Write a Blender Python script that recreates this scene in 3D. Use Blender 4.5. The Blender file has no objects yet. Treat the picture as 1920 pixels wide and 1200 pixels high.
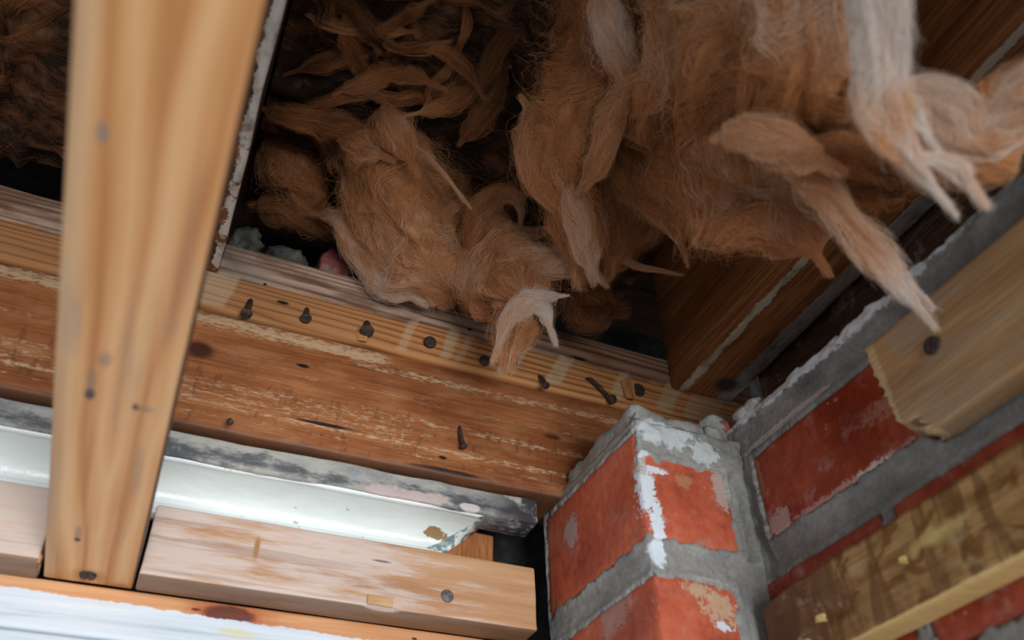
import bpy, bmesh, math, random
import numpy as np
from mathutils import Vector, Matrix, Euler

random.seed(7)
RNG = np.random.default_rng(11)
SC = bpy.context.scene
COL = SC.collection

# ------------------------------------------------------------------ camera, world, lights
F_PX = 1639.04
cam_d = bpy.data.cameras.new('camera')
cam_d.sensor_fit = 'HORIZONTAL'
cam_d.sensor_width = 36.0
cam_d.lens = F_PX / 1920 * 36.0
cam_d.clip_start = 0.01
cam_d.dof.use_dof = True
cam_d.dof.focus_distance = 0.62
cam_d.dof.aperture_fstop = 5.4
cam = bpy.data.objects.new('camera', cam_d)
COL.objects.link(cam)
cam.rotation_euler = Euler([math.radians(a) for a in (131.07, 1.34, -23.0)], 'XYZ')
SC.camera = cam
CAM_R = np.array(cam.rotation_euler.to_matrix())

wd = bpy.data.worlds.new('World')
SC.world = wd
wd.use_nodes = True
wd.node_tree.nodes['Background'].inputs[0].default_value = (0.86, 0.93, 1.0, 1)
wd.node_tree.nodes['Background'].inputs[1].default_value = 0.42


def area(name, loc, target, size, size_y, power, col):
    l = bpy.data.lights.new(name, 'AREA')
    l.shape = 'RECTANGLE'; l.size = size; l.size_y = size_y; l.energy = power; l.color = col
    o = bpy.data.objects.new(name, l); COL.objects.link(o)
    o.location = loc
    o.rotation_euler = (Vector(target) - Vector(loc)).to_track_quat('-Z', 'Y').to_euler()
    return o


# the tall window of the room below, behind the photographer
area('window_light', (0.30, -1.95, -0.55), (0.12, 0.5, 0.25), 1.4, 0.9, 66, (0.90, 0.96, 1.0))

SC.view_settings.view_transform = 'Standard'
SC.view_settings.look = 'None'
SC.view_settings.exposure = 0.0
SC.view_settings.gamma = 1.0
SC.view_settings.use_curve_mapping = False


# ------------------------------------------------------------------ small helpers
def lin(r, g, b):
    f = lambda c: (c / 255 / 12.92) if c / 255 <= 0.04045 else ((c / 255 + 0.055) / 1.055) ** 2.4
    return (f(r), f(g), f(b), 1.0)


def at(px, py, depth):
    """World point at a given distance in front of the camera, along the ray of a photo pixel."""
    c = np.array([(px - 960) / F_PX, -(py - 600) / F_PX, -1.0]) * depth
    return CAM_R @ c


def on_y(px, py, Y):
    d = at(px, py, 1.0)
    return d * Y / d[1]


def _hash(ix, iy, iz, seed):
    h = (ix.astype(np.int64) * 374761393 + iy.astype(np.int64) * 668265263 + iz.astype(np.int64) * 2147483647 + seed * 974634777) & 0xFFFFFFFF
    h = ((h ^ (h >> 13)) * 1274126177) & 0xFFFFFFFF
    h = ((h ^ (h >> 16)) * 2246822519) & 0xFFFFFFFF
    return ((h ^ (h >> 15)) & 0xFFFF) / 65535.0 * 2 - 1


def noise(x, y, z=0.0, seed=0):
    x, y, z = np.broadcast_arrays(np.asarray(x, float), np.asarray(y, float), np.asarray(z, float))
    ix, iy, iz = np.floor(x), np.floor(y), np.floor(z)
    fx, fy, fz = x - ix, y - iy, z - iz
    u, v, w = fx * fx * (3 - 2 * fx), fy * fy * (3 - 2 * fy), fz * fz * (3 - 2 * fz)
    g = lambda a, b, c: _hash(ix + a, iy + b, iz + c, seed)
    l = lambda a, b, t: a + (b - a) * t
    return l(l(l(g(0, 0, 0), g(1, 0, 0), u), l(g(0, 1, 0), g(1, 1, 0), u), v),
             l(l(g(0, 0, 1), g(1, 0, 1), u), l(g(0, 1, 1), g(1, 1, 1), u), v), w)


def fbm(x, y, z=0.0, octv=4, seed=0):
    t, a, s = 0, 1.0, 0
    x, y, z = np.asarray(x, float), np.asarray(y, float), np.asarray(z, float)
    for i in range(octv):
        t = t + a * noise(x, y, z, seed + i * 17); s += a
        x, y, z, a = x * 2.03, y * 2.03, z * 2.03, a * 0.5
    return t / s


def thing(name, label, cat, loc, group=None, kind=None):
    o = bpy.data.objects.new(name, None); COL.objects.link(o)
    o.empty_display_size = 0.02
    o.location = loc
    if label: o['label'] = label
    if cat: o['category'] = cat
    if group: o['group'] = group
    if kind: o['kind'] = kind
    return o


def mesh_obj(name, verts, faces, mat, parent=None, smooth=True, attrs=None):
    """verts in world space; stored relative to the parent thing's base."""
    base = np.array(parent.location) if parent is not None else np.zeros(3)
    if parent is not None and parent.parent is not None:
        base = base + np.array(parent.parent.location)
    v = np.asarray(verts, float) - base
    me = bpy.data.meshes.new(name)
    me.from_pydata(v.tolist(), [], [list(map(int, f)) for f in faces])
    bm = bmesh.new(); bm.from_mesh(me)
    bmesh.ops.recalc_face_normals(bm, faces=bm.faces)
    bm.to_mesh(me); bm.free()
    if smooth:
        me.polygons.foreach_set('use_smooth', [True] * len(me.polygons))
    attrs = dict(attrs or {}, place=np.asarray(verts, float))
    if attrs:
        for k, a in attrs.items():
            a = np.asarray(a, float)
            if a.ndim == 1:
                me.attributes.new(k, 'FLOAT', 'POINT').data.foreach_set('value', a)
            else:
                me.attributes.new(k, 'FLOAT_VECTOR', 'POINT').data.foreach_set('vector', a.ravel())
    me.materials.append(mat)
    o = bpy.data.objects.new(name, me); COL.objects.link(o)
    if parent is not None: o.parent = parent
    return o


def label(o, text):
    o['label'] = text
    return o


def box_grid(x0, x1, y0, y1, z0, z1, n=(8, 4, 4), r=0.002, amp=0.0, scale=(30, 30, 30), seed=0, fn=None, yaw=0.0, pivot=(0, 0, 0)):
    """Closed rounded box with a noisy surface. fn(P) may deform the points. Rotated by yaw about pivot."""
    def ticks(a, b, k):
        e = min(r, (b - a) / 3)
        t = [a, a + e * 0.35, a + e] + list(np.linspace(a + e, b - e, k + 1)[1:-1]) + [b - e, b - e * 0.35, b]
        return np.array(t)
    X, Y, Z = ticks(x0, x1, n[0]), ticks(y0, y1, n[1]), ticks(z0, z1, n[2])
    nx, ny, nz = len(X), len(Y), len(Z)
    idx, V, Fc = {}, [], []
    def vid(i, j, k):
        key = (i, j, k)
        if key not in idx:
            idx[key] = len(V); V.append((X[i], Y[j], Z[k]))
        return idx[key]
    for i in range(nx - 1):
        for j in range(ny - 1):
            for k in (0, nz - 1): Fc.append((vid(i, j, k), vid(i + 1, j, k), vid(i + 1, j + 1, k), vid(i, j + 1, k)))
    for i in range(nx - 1):
        for k in range(nz - 1):
            for j in (0, ny - 1): Fc.append((vid(i, j, k), vid(i + 1, j, k), vid(i + 1, j, k + 1), vid(i, j, k + 1)))
    for j in range(ny - 1):
        for k in range(nz - 1):
            for i in (0, nx - 1): Fc.append((vid(i, j, k), vid(i, j + 1, k), vid(i, j + 1, k + 1), vid(i, j, k + 1)))
    V = np.array(V)
    lo = np.array([x0, y0, z0]); hi = np.array([x1, y1, z1])
    rr = np.minimum(r, (hi - lo) / 3)
    inner = np.clip(V, lo + rr, hi - rr)
    d = V - inner
    nrm = np.linalg.norm(d / rr, axis=1, keepdims=True)
    dirv = np.where(nrm > 1e-9, d / rr / np.maximum(nrm, 1e-9), 0)
    V2 = inner + dirv * rr
    if amp:
        nn = fbm(V2[:, 0] * scale[0], V2[:, 1] * scale[1], V2[:, 2] * scale[2], 4, seed)
        V2 = V2 + dirv * (nn * amp)[:, None]
    if fn is not None: V2 = fn(V2)
    if yaw:
        c, s = math.cos(yaw), math.sin(yaw)
        q = V2 - np.array(pivot)
        V2 = np.stack([q[:, 0] * c - q[:, 1] * s, q[:, 0] * s + q[:, 1] * c, q[:, 2]], 1) + np.array(pivot)
    return V2, Fc


def tube(path, radii, m=10, caps=True):
    """Round swept tube along world points."""
    P = np.asarray(path, float); n = len(P)
    T = np.gradient(P, axis=0); T /= np.linalg.norm(T, axis=1, keepdims=True)
    ref = np.array([0.3, 0.2, 1.0])
    V, Fc = [], []
    for i in range(n):
        a = np.cross(T[i], ref); a /= np.linalg.norm(a); b = np.cross(T[i], a)
        for k in range(m):
            t = 2 * math.pi * k / m
            V.append(P[i] + radii[i] * (math.cos(t) * a + math.sin(t) * b))
    for i in range(n - 1):
        for k in range(m):
            Fc.append((i * m + k, i * m + (k + 1) % m, (i + 1) * m + (k + 1) % m, (i + 1) * m + k))
    if caps:
        Fc.append(tuple(range(m))); Fc.append(tuple(range((n - 1) * m, n * m)))
    return np.array(V), Fc


def join(*parts):
    V, Fc, o = [], [], 0
    for v, f in parts:
        V.append(np.asarray(v)); Fc += [tuple(i + o for i in q) for q in f]; o += len(v)
    return np.concatenate(V), Fc


# ------------------------------------------------------------------ material building
class NT:
    """Short-hand for building one material's node tree."""
    def __init__(s, name):
        s.m = bpy.data.materials.new(name); s.m.use_nodes = True
        s.t = s.m.node_tree; s.n = s.t.nodes; s.l = s.t.links
        s.n.clear()
        s.out = s.n.new('ShaderNodeOutputMaterial')
        tc = s.n.new('ShaderNodeAttribute'); tc.attribute_name = 'place'   # the surface's own coordinates, in metres
        s.pos = tc.outputs['Vector']
        sp = s.n.new('ShaderNodeSeparateXYZ'); s.l.new(s.pos, sp.inputs[0])
        s.x, s.y, s.z = sp.outputs
    def put(s, sock, v):
        if isinstance(v, bpy.types.NodeSocket): s.l.new(v, sock)
        else: sock.default_value = v
    def vm(s, op, a, b=None):
        n = s.n.new('ShaderNodeVectorMath'); n.operation = op
        s.put(n.inputs[0], a)
        if b is not None: s.put(n.inputs[1], b)
        return n.outputs['Value'] if op in ('LENGTH', 'DOT_PRODUCT', 'DISTANCE') else n.outputs[0]
    def math(s, op, a, b=0.0, clamp=False):
        n = s.n.new('ShaderNodeMath'); n.operation = op; n.use_clamp = clamp
        s.put(n.inputs[0], a); s.put(n.inputs[1], b)
        return n.outputs[0]
    def add(s, a, b): return s.math('ADD', a, b)
    def mul(s, a, b): return s.math('MULTIPLY', a, b)
    def rng(s, v, a, b, c=0.0, d=1.0):
        n = s.n.new('ShaderNodeMapRange'); n.interpolation_type = 'SMOOTHSTEP'
        s.put(n.inputs['Value'], v)
        for k, q in zip(('From Min', 'From Max', 'To Min', 'To Max'), (a, b, c, d)): s.put(n.inputs[k], q)
        return n.outputs[0]
    def band(s, v, a, b, soft):
        """1 between a and b, soft edges"""
        return s.mul(s.rng(v, a - soft, a + soft), s.rng(v, b - soft, b + soft, 1.0, 0.0))
    def noise(s, scale=1.0, vec=None, stretch=(1, 1, 1), detail=4, rough=0.55, dist=0.0):
        n = s.n.new('ShaderNodeTexNoise')
        v = s.vm('MULTIPLY', vec if vec is not None else s.pos, tuple(stretch))
        s.l.new(v, n.inputs['Vector'])
        n.inputs['Scale'].default_value = scale; n.inputs['Detail'].default_value = detail
        n.inputs['Roughness'].default_value = rough; n.inputs['Distortion'].default_value = dist
        return n.outputs['Fac']
    def mix(s, f, a, b, mode='MIX'):
        n = s.n.new('ShaderNodeMix'); n.data_type = 'RGBA'; n.blend_type = mode
        s.put(n.inputs[0], f); s.put(n.inputs[6], a); s.put(n.inputs[7], b)
        return n.outputs[2]
    def ramp(s, f, stops, interp='LINEAR'):
        n = s.n.new('ShaderNodeValToRGB'); s.put(n.inputs[0], f)
        cr = n.color_ramp; cr.interpolation = interp
        while len(cr.elements) < len(stops): cr.elements.new(0.5)
        for e, (p, c) in zip(cr.elements, stops): e.position = p; e.color = c
        return n.outputs[0]
    def spot(s, col, p, radii, tint, soft=0.5, wob=0.35, wscale=90, strength=1.0):
        d = s.vm('LENGTH', s.vm('DIVIDE', s.vm('SUBTRACT', s.pos, tuple(p)), tuple(radii)))
        if wob: d = s.add(d, s.mul(s.add(s.noise(wscale), -0.5), wob * 2))
        return s.mix(s.rng(d, 1.0 - soft, 1.0 + soft * 0.4, strength, 0.0), col, tint)
    def finish(s, col, rough=0.8, bump=None, bstr=0.4, bdist=0.001, spec=0.3, trans=0.0, sheen=0.0):
        p = s.n.new('ShaderNodeBsdfPrincipled')
        s.put(p.inputs['Base Color'], col); s.put(p.inputs['Roughness'], rough)
        p.inputs['Specular IOR Level'].default_value = spec
        if sheen:
            p.inputs['Sheen Weight'].default_value = sheen
        if bump is not None:
            b = s.n.new('ShaderNodeBump'); b.inputs['Strength'].default_value = bstr
            b.inputs['Distance'].default_value = bdist
            s.put(b.inputs['Height'], bump); s.l.new(b.outputs[0], p.inputs['Normal'])
        res = p.outputs[0]
        if trans:
            t = s.n.new('ShaderNodeBsdfTranslucent'); s.put(t.inputs[0], col)
            mx = s.n.new('ShaderNodeMixShader'); mx.inputs[0].default_value = trans
            s.l.new(res, mx.inputs[1]); s.l.new(t.outputs[0], mx.inputs[2]); res = mx.outputs[0]
        s.l.new(res, s.out.inputs[0])
        return s.m


def stretch(axis, along, across):
    v = [across] * 3; v['xyz'.index(axis)] = along
    return tuple(v)


def wood_nodes(nt, axis, stops, along=3.0, across=45.0, fine=0.25, dist=0.6, knotty=0.0):
    """Colour and height of sawn timber with the grain along an axis."""
    broad = nt.noise(1.0, stretch=stretch(axis, along, across), detail=3, rough=0.5, dist=dist)
    fin = nt.noise(1.0, stretch=stretch(axis, along * 5, across * 9), detail=3, rough=0.6)
    mott = nt.noise(25.0, detail=3)
    f = nt.add(nt.mul(broad, 0.75), nt.mul(fin, 0.25))
    f = nt.add(f, nt.mul(nt.add(mott, -0.5), 0.12))
    col = nt.ramp(f, stops)
    col = nt.mix(nt.rng(fin, 0.35, 0.6, fine, 0.0), col, (0.02, 0.01, 0.006, 1))
    return col, nt.add(nt.mul(broad, 0.6), nt.mul(fin, 0.6)), fin, broad

# ================================================================== THE TIMBERS
YB = 0.50            # front face of the header beam
ZJ = 0.4445          # underside of the joists
YAW = math.radians(2.1)   # the brick wall is not quite parallel to the joists


# ---- header beam (lower wide board) and header board on top of it
def header_mats():
    nt = NT('header_beam_wood')
    col, h, fin, br = wood_nodes(nt, 'x', [(0.25, lin(112, 60, 30)), (0.45, lin(146, 84, 44)), (0.6, lin(166, 100, 56)), (0.8, lin(178, 116, 72))], along=5, across=60, fine=0.22)
    # dark varnish blotches
    bl = nt.rng(nt.noise(1, stretch=(10, 9, 24), detail=4), 0.48, 0.70)
    col = nt.mix(nt.mul(bl, 0.6), col, lin(116, 54, 22))
    wash = nt.rng(nt.noise(1, stretch=(26, 20, 90), detail=5, rough=.65), 0.45, 0.68)
    col = nt.mix(nt.mul(wash, 0.36), col, lin(188, 134, 92))
    # rubbed, flaking pale streaks running along the board
    st = nt.noise(1, stretch=(36, 30, 260), detail=6, rough=0.75)
    fl = nt.noise(1, stretch=(150, 100, 620), detail=3, rough=0.7, dist=.4)
    def streak(z, w, amt, x0=-9, x1=9):
        b = nt.math('POWER', 2.718, nt.mul(nt.mul(nt.math('DIVIDE', nt.add(nt.z, -z), w), nt.math('DIVIDE', nt.add(nt.z, -z), w)), -1.0))
        b = nt.mul(b, amt)
        if x0 > -9 or x1 < 9: b = nt.mul(b, nt.band(nt.x, x0, x1, 0.02))
        return b
    s = streak(0.4045, 0.0075, 1.0, -0.3, 0.13)
    for q in (streak(0.397, 0.005, 0.75, 0.09, 0.4), streak(0.3745, 0.004, 0.45), streak(0.345, 0.012, 0.55, -.3, .17), streak(0.357, 0.004, 0.65, 0.1, 0.4), streak(0.352, 0.006, 0.6, -0.3, 0.15), streak(0.337, 0.004, 0.7, -0.2, 0.4), streak(0.329, 0.003, 0.5), streak(0.385, 0.003, 0.3)):
        s = nt.math('MAXIMUM', s, q)
    m = nt.rng(nt.add(nt.add(nt.mul(st, 0.65), nt.mul(fl, 0.85)), nt.mul(s, 0.42)), 0.96, 1.16)
    col = nt.mix(nt.mul(m, 0.62), col, lin(214, 184, 146))
    # hairline checks across the varnish
    ck = nt.rng(nt.noise(1, stretch=(150, 60, 55), detail=3), 0.36, 0.42, 0.35, 0.0)
    col = nt.mix(nt.mul(ck, nt.rng(nt.z, 0.372, 0.36)), col, lin(70, 36, 16))
    col = nt.spot(col, (-0.007, YB, 0.377), (0.011, 0.02, 0.008), lin(72, 34, 16), soft=0.5, wob=0.2)
    col = nt.spot(col, (0.062, YB, 0.3825), (0.005, 0.02, 0.0017), lin(25, 15, 10))
    col = nt.spot(col, (0.255, YB, 0.369), (0.008, 0.02, 0.0025), lin(84, 40, 16))
    col = nt.spot(col, (0.083, YB, 0.3385), (0.026, 0.02, 0.0016), lin(40, 24, 16))
    col = nt.spot(col, (0.172, YB, 0.321), (0.03, 0.02, 0.0022), lin(42, 26, 20))
    col = nt.spot(col, (0.168, YB, 0.3315), (0.0035, 0.02, 0.0016), lin(30, 20, 14))
    col = nt.mix(nt.rng(nt.add(nt.z, nt.mul(nt.noise(40), 0.006)), 0.325, 0.320), col, lin(96, 62, 42))
    lower = nt.finish(col, rough=0.55, bump=nt.add(h, nt.mul(m, 0.3)), bstr=0.35, bdist=0.0012, spec=0.35)

    nt = NT('header_board_wood')
    rg = nt.noise(1, stretch=(1.4, 30, 34), detail=1, rough=0.3)
    rings = nt.math('PINGPONG', nt.add(nt.add(nt.mul(rg, 4.5), nt.mul(nt.noise(1, stretch=(6, 40, 130), detail=3), 1.3)), nt.add(nt.mul(nt.z, 165), nt.mul(nt.x, 4))), 0.5)
    fin = nt.noise(1, stretch=(20, 100, 500), detail=3)
    mott = nt.noise(1, stretch=(16, 40, 60), detail=4)
    f = nt.add(nt.mul(rings, 1.1), nt.mul(fin, 0.3))
    clean = nt.ramp(f, [(0.14, lin(128, 76, 38)), (0.30, lin(186, 120, 68)), (0.6, lin(204, 142, 88)), (0.8, lin(212, 156, 104))])
    aged = nt.ramp(f, [(0.13, lin(84, 54, 40)), (0.21, lin(150, 114, 92)), (0.5, lin(186, 154, 132)), (0.8, lin(198, 170, 150))])
    stain = nt.rng(mott, 0.42, 0.62)
    aged = nt.mix(nt.mul(stain, 0.75), aged, lin(104, 68, 48))
    aged = nt.mix(nt.mul(nt.rng(nt.noise(9), 0.55, 0.68), 0.5), aged, lin(120, 112, 106))
    clean = nt.mix(nt.rng(nt.x, 0.22, 0.02, 0.0, 0.55), clean, lin(140, 96, 62))
    aged = nt.mix(nt.mul(nt.rng(nt.add(nt.x, nt.mul(nt.noise(30), .05)), .24, .30), .6), aged, nt.mix(nt.rng(rings, .05, .3), lin(92, 54, 34), lin(156, 106, 74)))
    edge = nt.add(nt.add(nt.z, nt.mul(nt.add(nt.noise(1, stretch=(70, 20, 30)), -0.5), 0.0055)), nt.mul(nt.rng(nt.noise(1, stretch=(34, 5, 8), detail=1), .46, .52), -.0022))
    col = nt.mix(nt.rng(edge, ZJ - 0.0012, ZJ + 0.0008), clean, aged)
    # pale ghosts of the plaster laths that once crossed here
    for (px, w, sl, st_) in ((-0.012, 0.016, 0.2, .5), (0.135, 0.0035, 0.3, .5), (0.169, 0.0045, .3, .6), (0.181, 0.003, .4, .4), (0.222, 0.0065, .5, .9), (0.262, 0.007, .5, .75), (0.318, 0.005, .4, .6), (0.365, 0.008, .5, .6), (0.40, 0.016, .5, .5)):
        xx = nt.add(nt.x, nt.mul(nt.add(nt.z, -0.43), -sl))
        mk = nt.mul(nt.band(nt.add(xx, nt.mul(nt.noise(60), 0.006)), px - w + .003, px + w + .003, 0.0018), nt.band(edge, 0.4165, ZJ + 0.004, 0.002))
        col = nt.mix(nt.mul(mk, nt.rng(nt.noise(60), 0.3, 0.5, st_ * .4, st_ * 0.8)), col, lin(206, 184, 150))
    for p, r in (((0.283, YB, 0.452), (0.009, 0.02, 0.0024)), ((0.186, YB, 0.4535), (0.0022, .02, .0018)), ((0.212, YB, 0.455), (0.0018, .02, .0018)), ((0.025, YB, 0.447), (0.0016, .02, .0013)), ((0.04, YB, 0.4337), (0.005, .02, .0018))):
        col = nt.spot(col, p, r, lin(38, 24, 18))
    col = nt.mix(nt.rng(edge, 0.474, 0.477, 0, 0.6), col, lin(150, 134, 114))
    upper = nt.finish(col, rough=0.75, bump=nt.add(nt.rng(rings, .02, .16), nt.mul(fin, 0.4)), bstr=0.4, bdist=0.0009, spec=0.25)
    return lower, upper


m_low, m_up = header_mats()

# iron
nt = NT('rusty_iron')
c = nt.ramp(nt.noise(260, detail=3), [(0.35, lin(34, 26, 24)), (0.55, lin(66, 46, 38)), (0.75, lin(96, 64, 46))])
m_iron = nt.finish(c, rough=0.7, bump=nt.noise(600), bstr=0.4, bdist=0.0004, spec=0.5)
nt = NT('grey_screw_steel')
c = nt.ramp(nt.noise(300, detail=3), [(0.35, lin(70, 60, 54)), (0.6, lin(118, 106, 98))])
m_steel = nt.finish(c, rough=0.5, bump=nt.noise(500), bstr=0.2, bdist=0.0003, spec=0.5)


def nail(parent, p, out, length, head=0.0038, shank=0.0016, bend=(0, 0, 0), lab=None):
    """A nail driven into p, standing out along `out`, with a round flat head and a bent shank."""
    p, out = np.array(p, float), np.array(out, float); out /= np.linalg.norm(out)
    ts = np.linspace(-0.35, 1, 9)
    path = [p + out * length * t + np.array(bend) * max(t, 0) ** 2 for t in ts]
    a = tube(path, [shank] * 9, 8)
    d = path[-1] - path[-2]; d /= np.linalg.norm(d); e = path[-1]
    b = tube([e - d * .0012, e - d * .0010, e + d * .0001, e + d * .0004], [head * .75, head, head * .96, head * .7], 12)
    o = mesh_obj('nail', *join(a, b), m_iron, parent)
    if lab: label(o, lab)
    return o


def slot_screw(parent, p, nrm, r=0.0058, ang=0.4, lab=None, mat=None, name='screw'):
    """Slotted countersunk head lying in the wood."""
    p, nrm = np.array(p, float), np.array(nrm, float); nrm /= np.linalg.norm(nrm)
    a = np.cross(nrm, (0.31, 0.57, 0.76)); a /= np.linalg.norm(a); b = np.cross(nrm, a)
    V, Fc, m = [], [], 20
    rings = [(1.0, -0.0015), (1.0, 0.0002), (0.93, 0.0006), (0.55, 0.0008)]
    ca, sa = math.cos(ang), math.sin(ang)
    for rr, h in rings:
        for k in range(m):
            t = 2 * math.pi * k / m
            V.append(p + nrm * h + r * rr * (math.cos(t) * a + math.sin(t) * b))
    for i in range(len(rings) - 1):
        for k in range(m): Fc.append((i * m + k, i * m + (k + 1) % m, (i + 1) * m + (k + 1) % m, (i + 1) * m + k))
    Fc.append(tuple(range(3 * m, 4 * m)))
    o = mesh_obj(name, V, Fc, mat or m_iron, parent)
    # the slot: two raised half-lands leave a groove between them
    u = ca * a + sa * b; w = -sa * a + ca * b
    V, Fc = [], []
    for sgn in (-1, 1):
        k0 = len(V); pts = []
        for k in range(11):
            t = -math.pi / 2 + math.pi * k / 10
            pts.append((math.sin(t) * r * 0.9, sgn * (r * 0.15 + math.cos(t) * r * 0.74)))
        for h in (0.0004, 0.0014):
            for q in pts: V.append(p + nrm * h + q[0] * u + q[1] * w)
        for k in range(10): Fc.append((k0 + k, k0 + k + 1, k0 + 12 + k, k0 + 11 + k))
        Fc.append((k0, k0 + 10, k0 + 21, k0 + 11)); Fc.append(tuple(range(k0 + 11, k0 + 22)))
    s = mesh_obj('slotted_face', V, Fc, mat or m_iron, o, smooth=False)
    if lab: label(o, lab)
    return o


beam = thing('header_beam', 'wide brown varnished timber board with flaking pale streaks, between mouldy strip and nail row', 'beam', (-0.15, YB, 0.318), kind='thing')
v, f = box_grid(-0.62, 0.375, YB, YB + 0.045, 0.318, 0.4118, n=(90, 3, 14), r=0.0022, amp=0.0012, scale=(14, 30, 60), seed=3)
mesh_obj('board', v, f, m_low, beam)
nail(beam, (0.180, YB, 0.357), (-0.05, -.45, -1), 0.0125, head=.0026, bend=(.002, -.001, -.006), lab='small bent nail low on the beam face')
nail(beam, (0.022, YB, 0.326), (0.05, -1, -0.3), 0.010, head=.002, bend=(0, 0, -.004))

hb = thing('header_board', 'grooved old board with grey upper half, holding the row of rusty nails', 'board', (-0.15, YB, 0.413), kind='thing')
def wane(P):
    P = P.copy()
    top = np.clip((P[:, 2] - 0.46) / 0.02, 0, 1)
    P[:, 2] += top * 0.0022 * fbm(P[:, 0] * 22, P[:, 1] * 10, 0, 3, 5)
    return P
v, f = box_grid(-0.62, 0.46, YB - 0.0018, YB + 0.043, 0.4130, 0.4785, n=(110, 4, 12), r=0.0028, amp=0.0010, scale=(8, 60, 160), seed=8, fn=wane)
mesh_obj('board', v, f, m_up, hb)
yf = YB - 0.0018
nail(hb, (0.0175, yf, 0.4255), (-.06, -.45, -1), 0.0125, head=.0042, shank=.0024, bend=(0, 0, -.003), lab='short stout rusty nail bent downward')
nail(hb, (0.058, yf, 0.4310), (0, -.5, -1), 0.0095, head=.0042, shank=.0022, bend=(0, 0, -.002))
nail(hb, (0.1035, yf, 0.4320), (-.05, -.65, -1), 0.0105, head=.0054, shank=.003, bend=(0, 0, -.002), lab='large rusty nail head above a torn splinter')
nail(hb, (0.153, yf, 0.4285), (0, -1, -.15), 0.004, head=.0050, shank=.002)
nail(hb, (0.1985, yf, 0.4240), (0, -1, -.15), 0.003, head=.0046, shank=.002)
nail(hb, (0.246, yf, 0.4225), (.0, -1, -.9), 0.016, head=.0032, shank=.0018, bend=(0.001, 0.003, -.004), lab='cut nail hanging straight down')
# a nail hammered flat against the board
pth = [np.array((0.288, yf - .001, 0.4315)), np.array((0.290, yf - .0035, 0.4305)), np.array((0.297, yf - .004, 0.4245)), np.array((0.3045, yf - .0035, 0.417)), np.array((0.3075, yf - .004, 0.4145))]
a = tube(pth, [.0012, .0017, .0018, .0018, .0019], 8)
b = tube([pth[-1] + np.array((0, .002, 0)), pth[-1] + np.array((.0006, -.0005, -.0006)), pth[-1] + np.array((.0012, -.0022, -.0012))], [.0034, .0042, .0036], 10)
label(mesh_obj('nail', *join(a, b), m_iron, hb), 'rusty nail hammered flat and slanting')
slot = slot_screw(hb, (0.337, yf - .0006, 0.4335), (0, -1, -.1), r=.0062, name='nail')
label(slot, 'rusty nail head sunk in a split notch')
# splinters
def splinter(parent, p, size, lab=None, mat=None):
    p = np.array(p, float); sx, sy, sz = size
    V = [p + np.array(q) * np.array((sx, sy, sz)) for q in ((-1, 0, 1), (-.4, -.6, 1.1), (.5, -.7, 1), (1, 0, .9), (-.7, -.2, -.6), (-.1, -1, -1), (.5, -.6, -.8), (.8, 0, -.2), (-.5, .4, -.2), (.6, .4, .1))]
    Fc = [(0, 1, 5, 4), (1, 2, 6, 5), (2, 3, 7, 6), (0, 4, 8), (3, 9, 7), (4, 5, 6, 7, 9, 8), (0, 8, 9, 3, 2, 1)]
    o = mesh_obj('splinter', V, Fc, mat or m_split, parent, smooth=False)
    if lab: label(o, lab)
    return o
nt = NT('fresh_split_wood')
c = nt.ramp(nt.noise(1, stretch=(60, 60, 25)), [(0.35, lin(168, 104, 58)), (0.65, lin(216, 164, 112))])
m_split = nt.finish(c, rough=0.7)
splinter(hb, (0.1015, yf, 0.418), (.0055, .004, .005), 'pale torn splinter under the nail')
splinter(hb, (0.327, yf - .001, 0.4275), (.006, .007, .011), 'orange split wedge of wood beside the notch')


# ---- ceiling joists
def joist_mat(name, stripes, dark):
    nt = NT(name)
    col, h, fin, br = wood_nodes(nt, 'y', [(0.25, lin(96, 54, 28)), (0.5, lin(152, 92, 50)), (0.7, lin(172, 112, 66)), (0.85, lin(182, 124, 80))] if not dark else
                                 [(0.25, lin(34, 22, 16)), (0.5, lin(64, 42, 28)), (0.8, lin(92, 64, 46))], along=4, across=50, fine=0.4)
    ragged = nt.add(nt.mul(nt.add(nt.noise(1, stretch=(70, 34, 10), detail=5, rough=.7), -0.5), 0.011), nt.mul(nt.add(nt.noise(260, detail=2), -0.5), 0.004))
    hh = nt.add(h, 0.0)
    for (x0, x1, soft, c, st_, yl) in stripes:
        m = nt.band(nt.add(nt.x, ragged), x0, x1, soft)
        m = nt.mul(m, nt.rng(nt.z, ZJ + 0.006, ZJ + 0.003))
        m = nt.mul(m, st_)
        if yl: m = nt.mul(m, nt.rng(nt.add(nt.y, nt.mul(nt.noise(30), 0.06)), yl[0], yl[1]))
        cc = nt.mix(nt.rng(nt.noise(1, stretch=(90, 34, 60), detail=5, rough=.65), 0.42, 0.7), c, (c[0] * .45, c[1] * .42, c[2] * .4, 1))
        col = nt.mix(m, col, cc)
        hh = nt.add(hh, nt.mul(m, 0.8))
    return nt, col, hh


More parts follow.
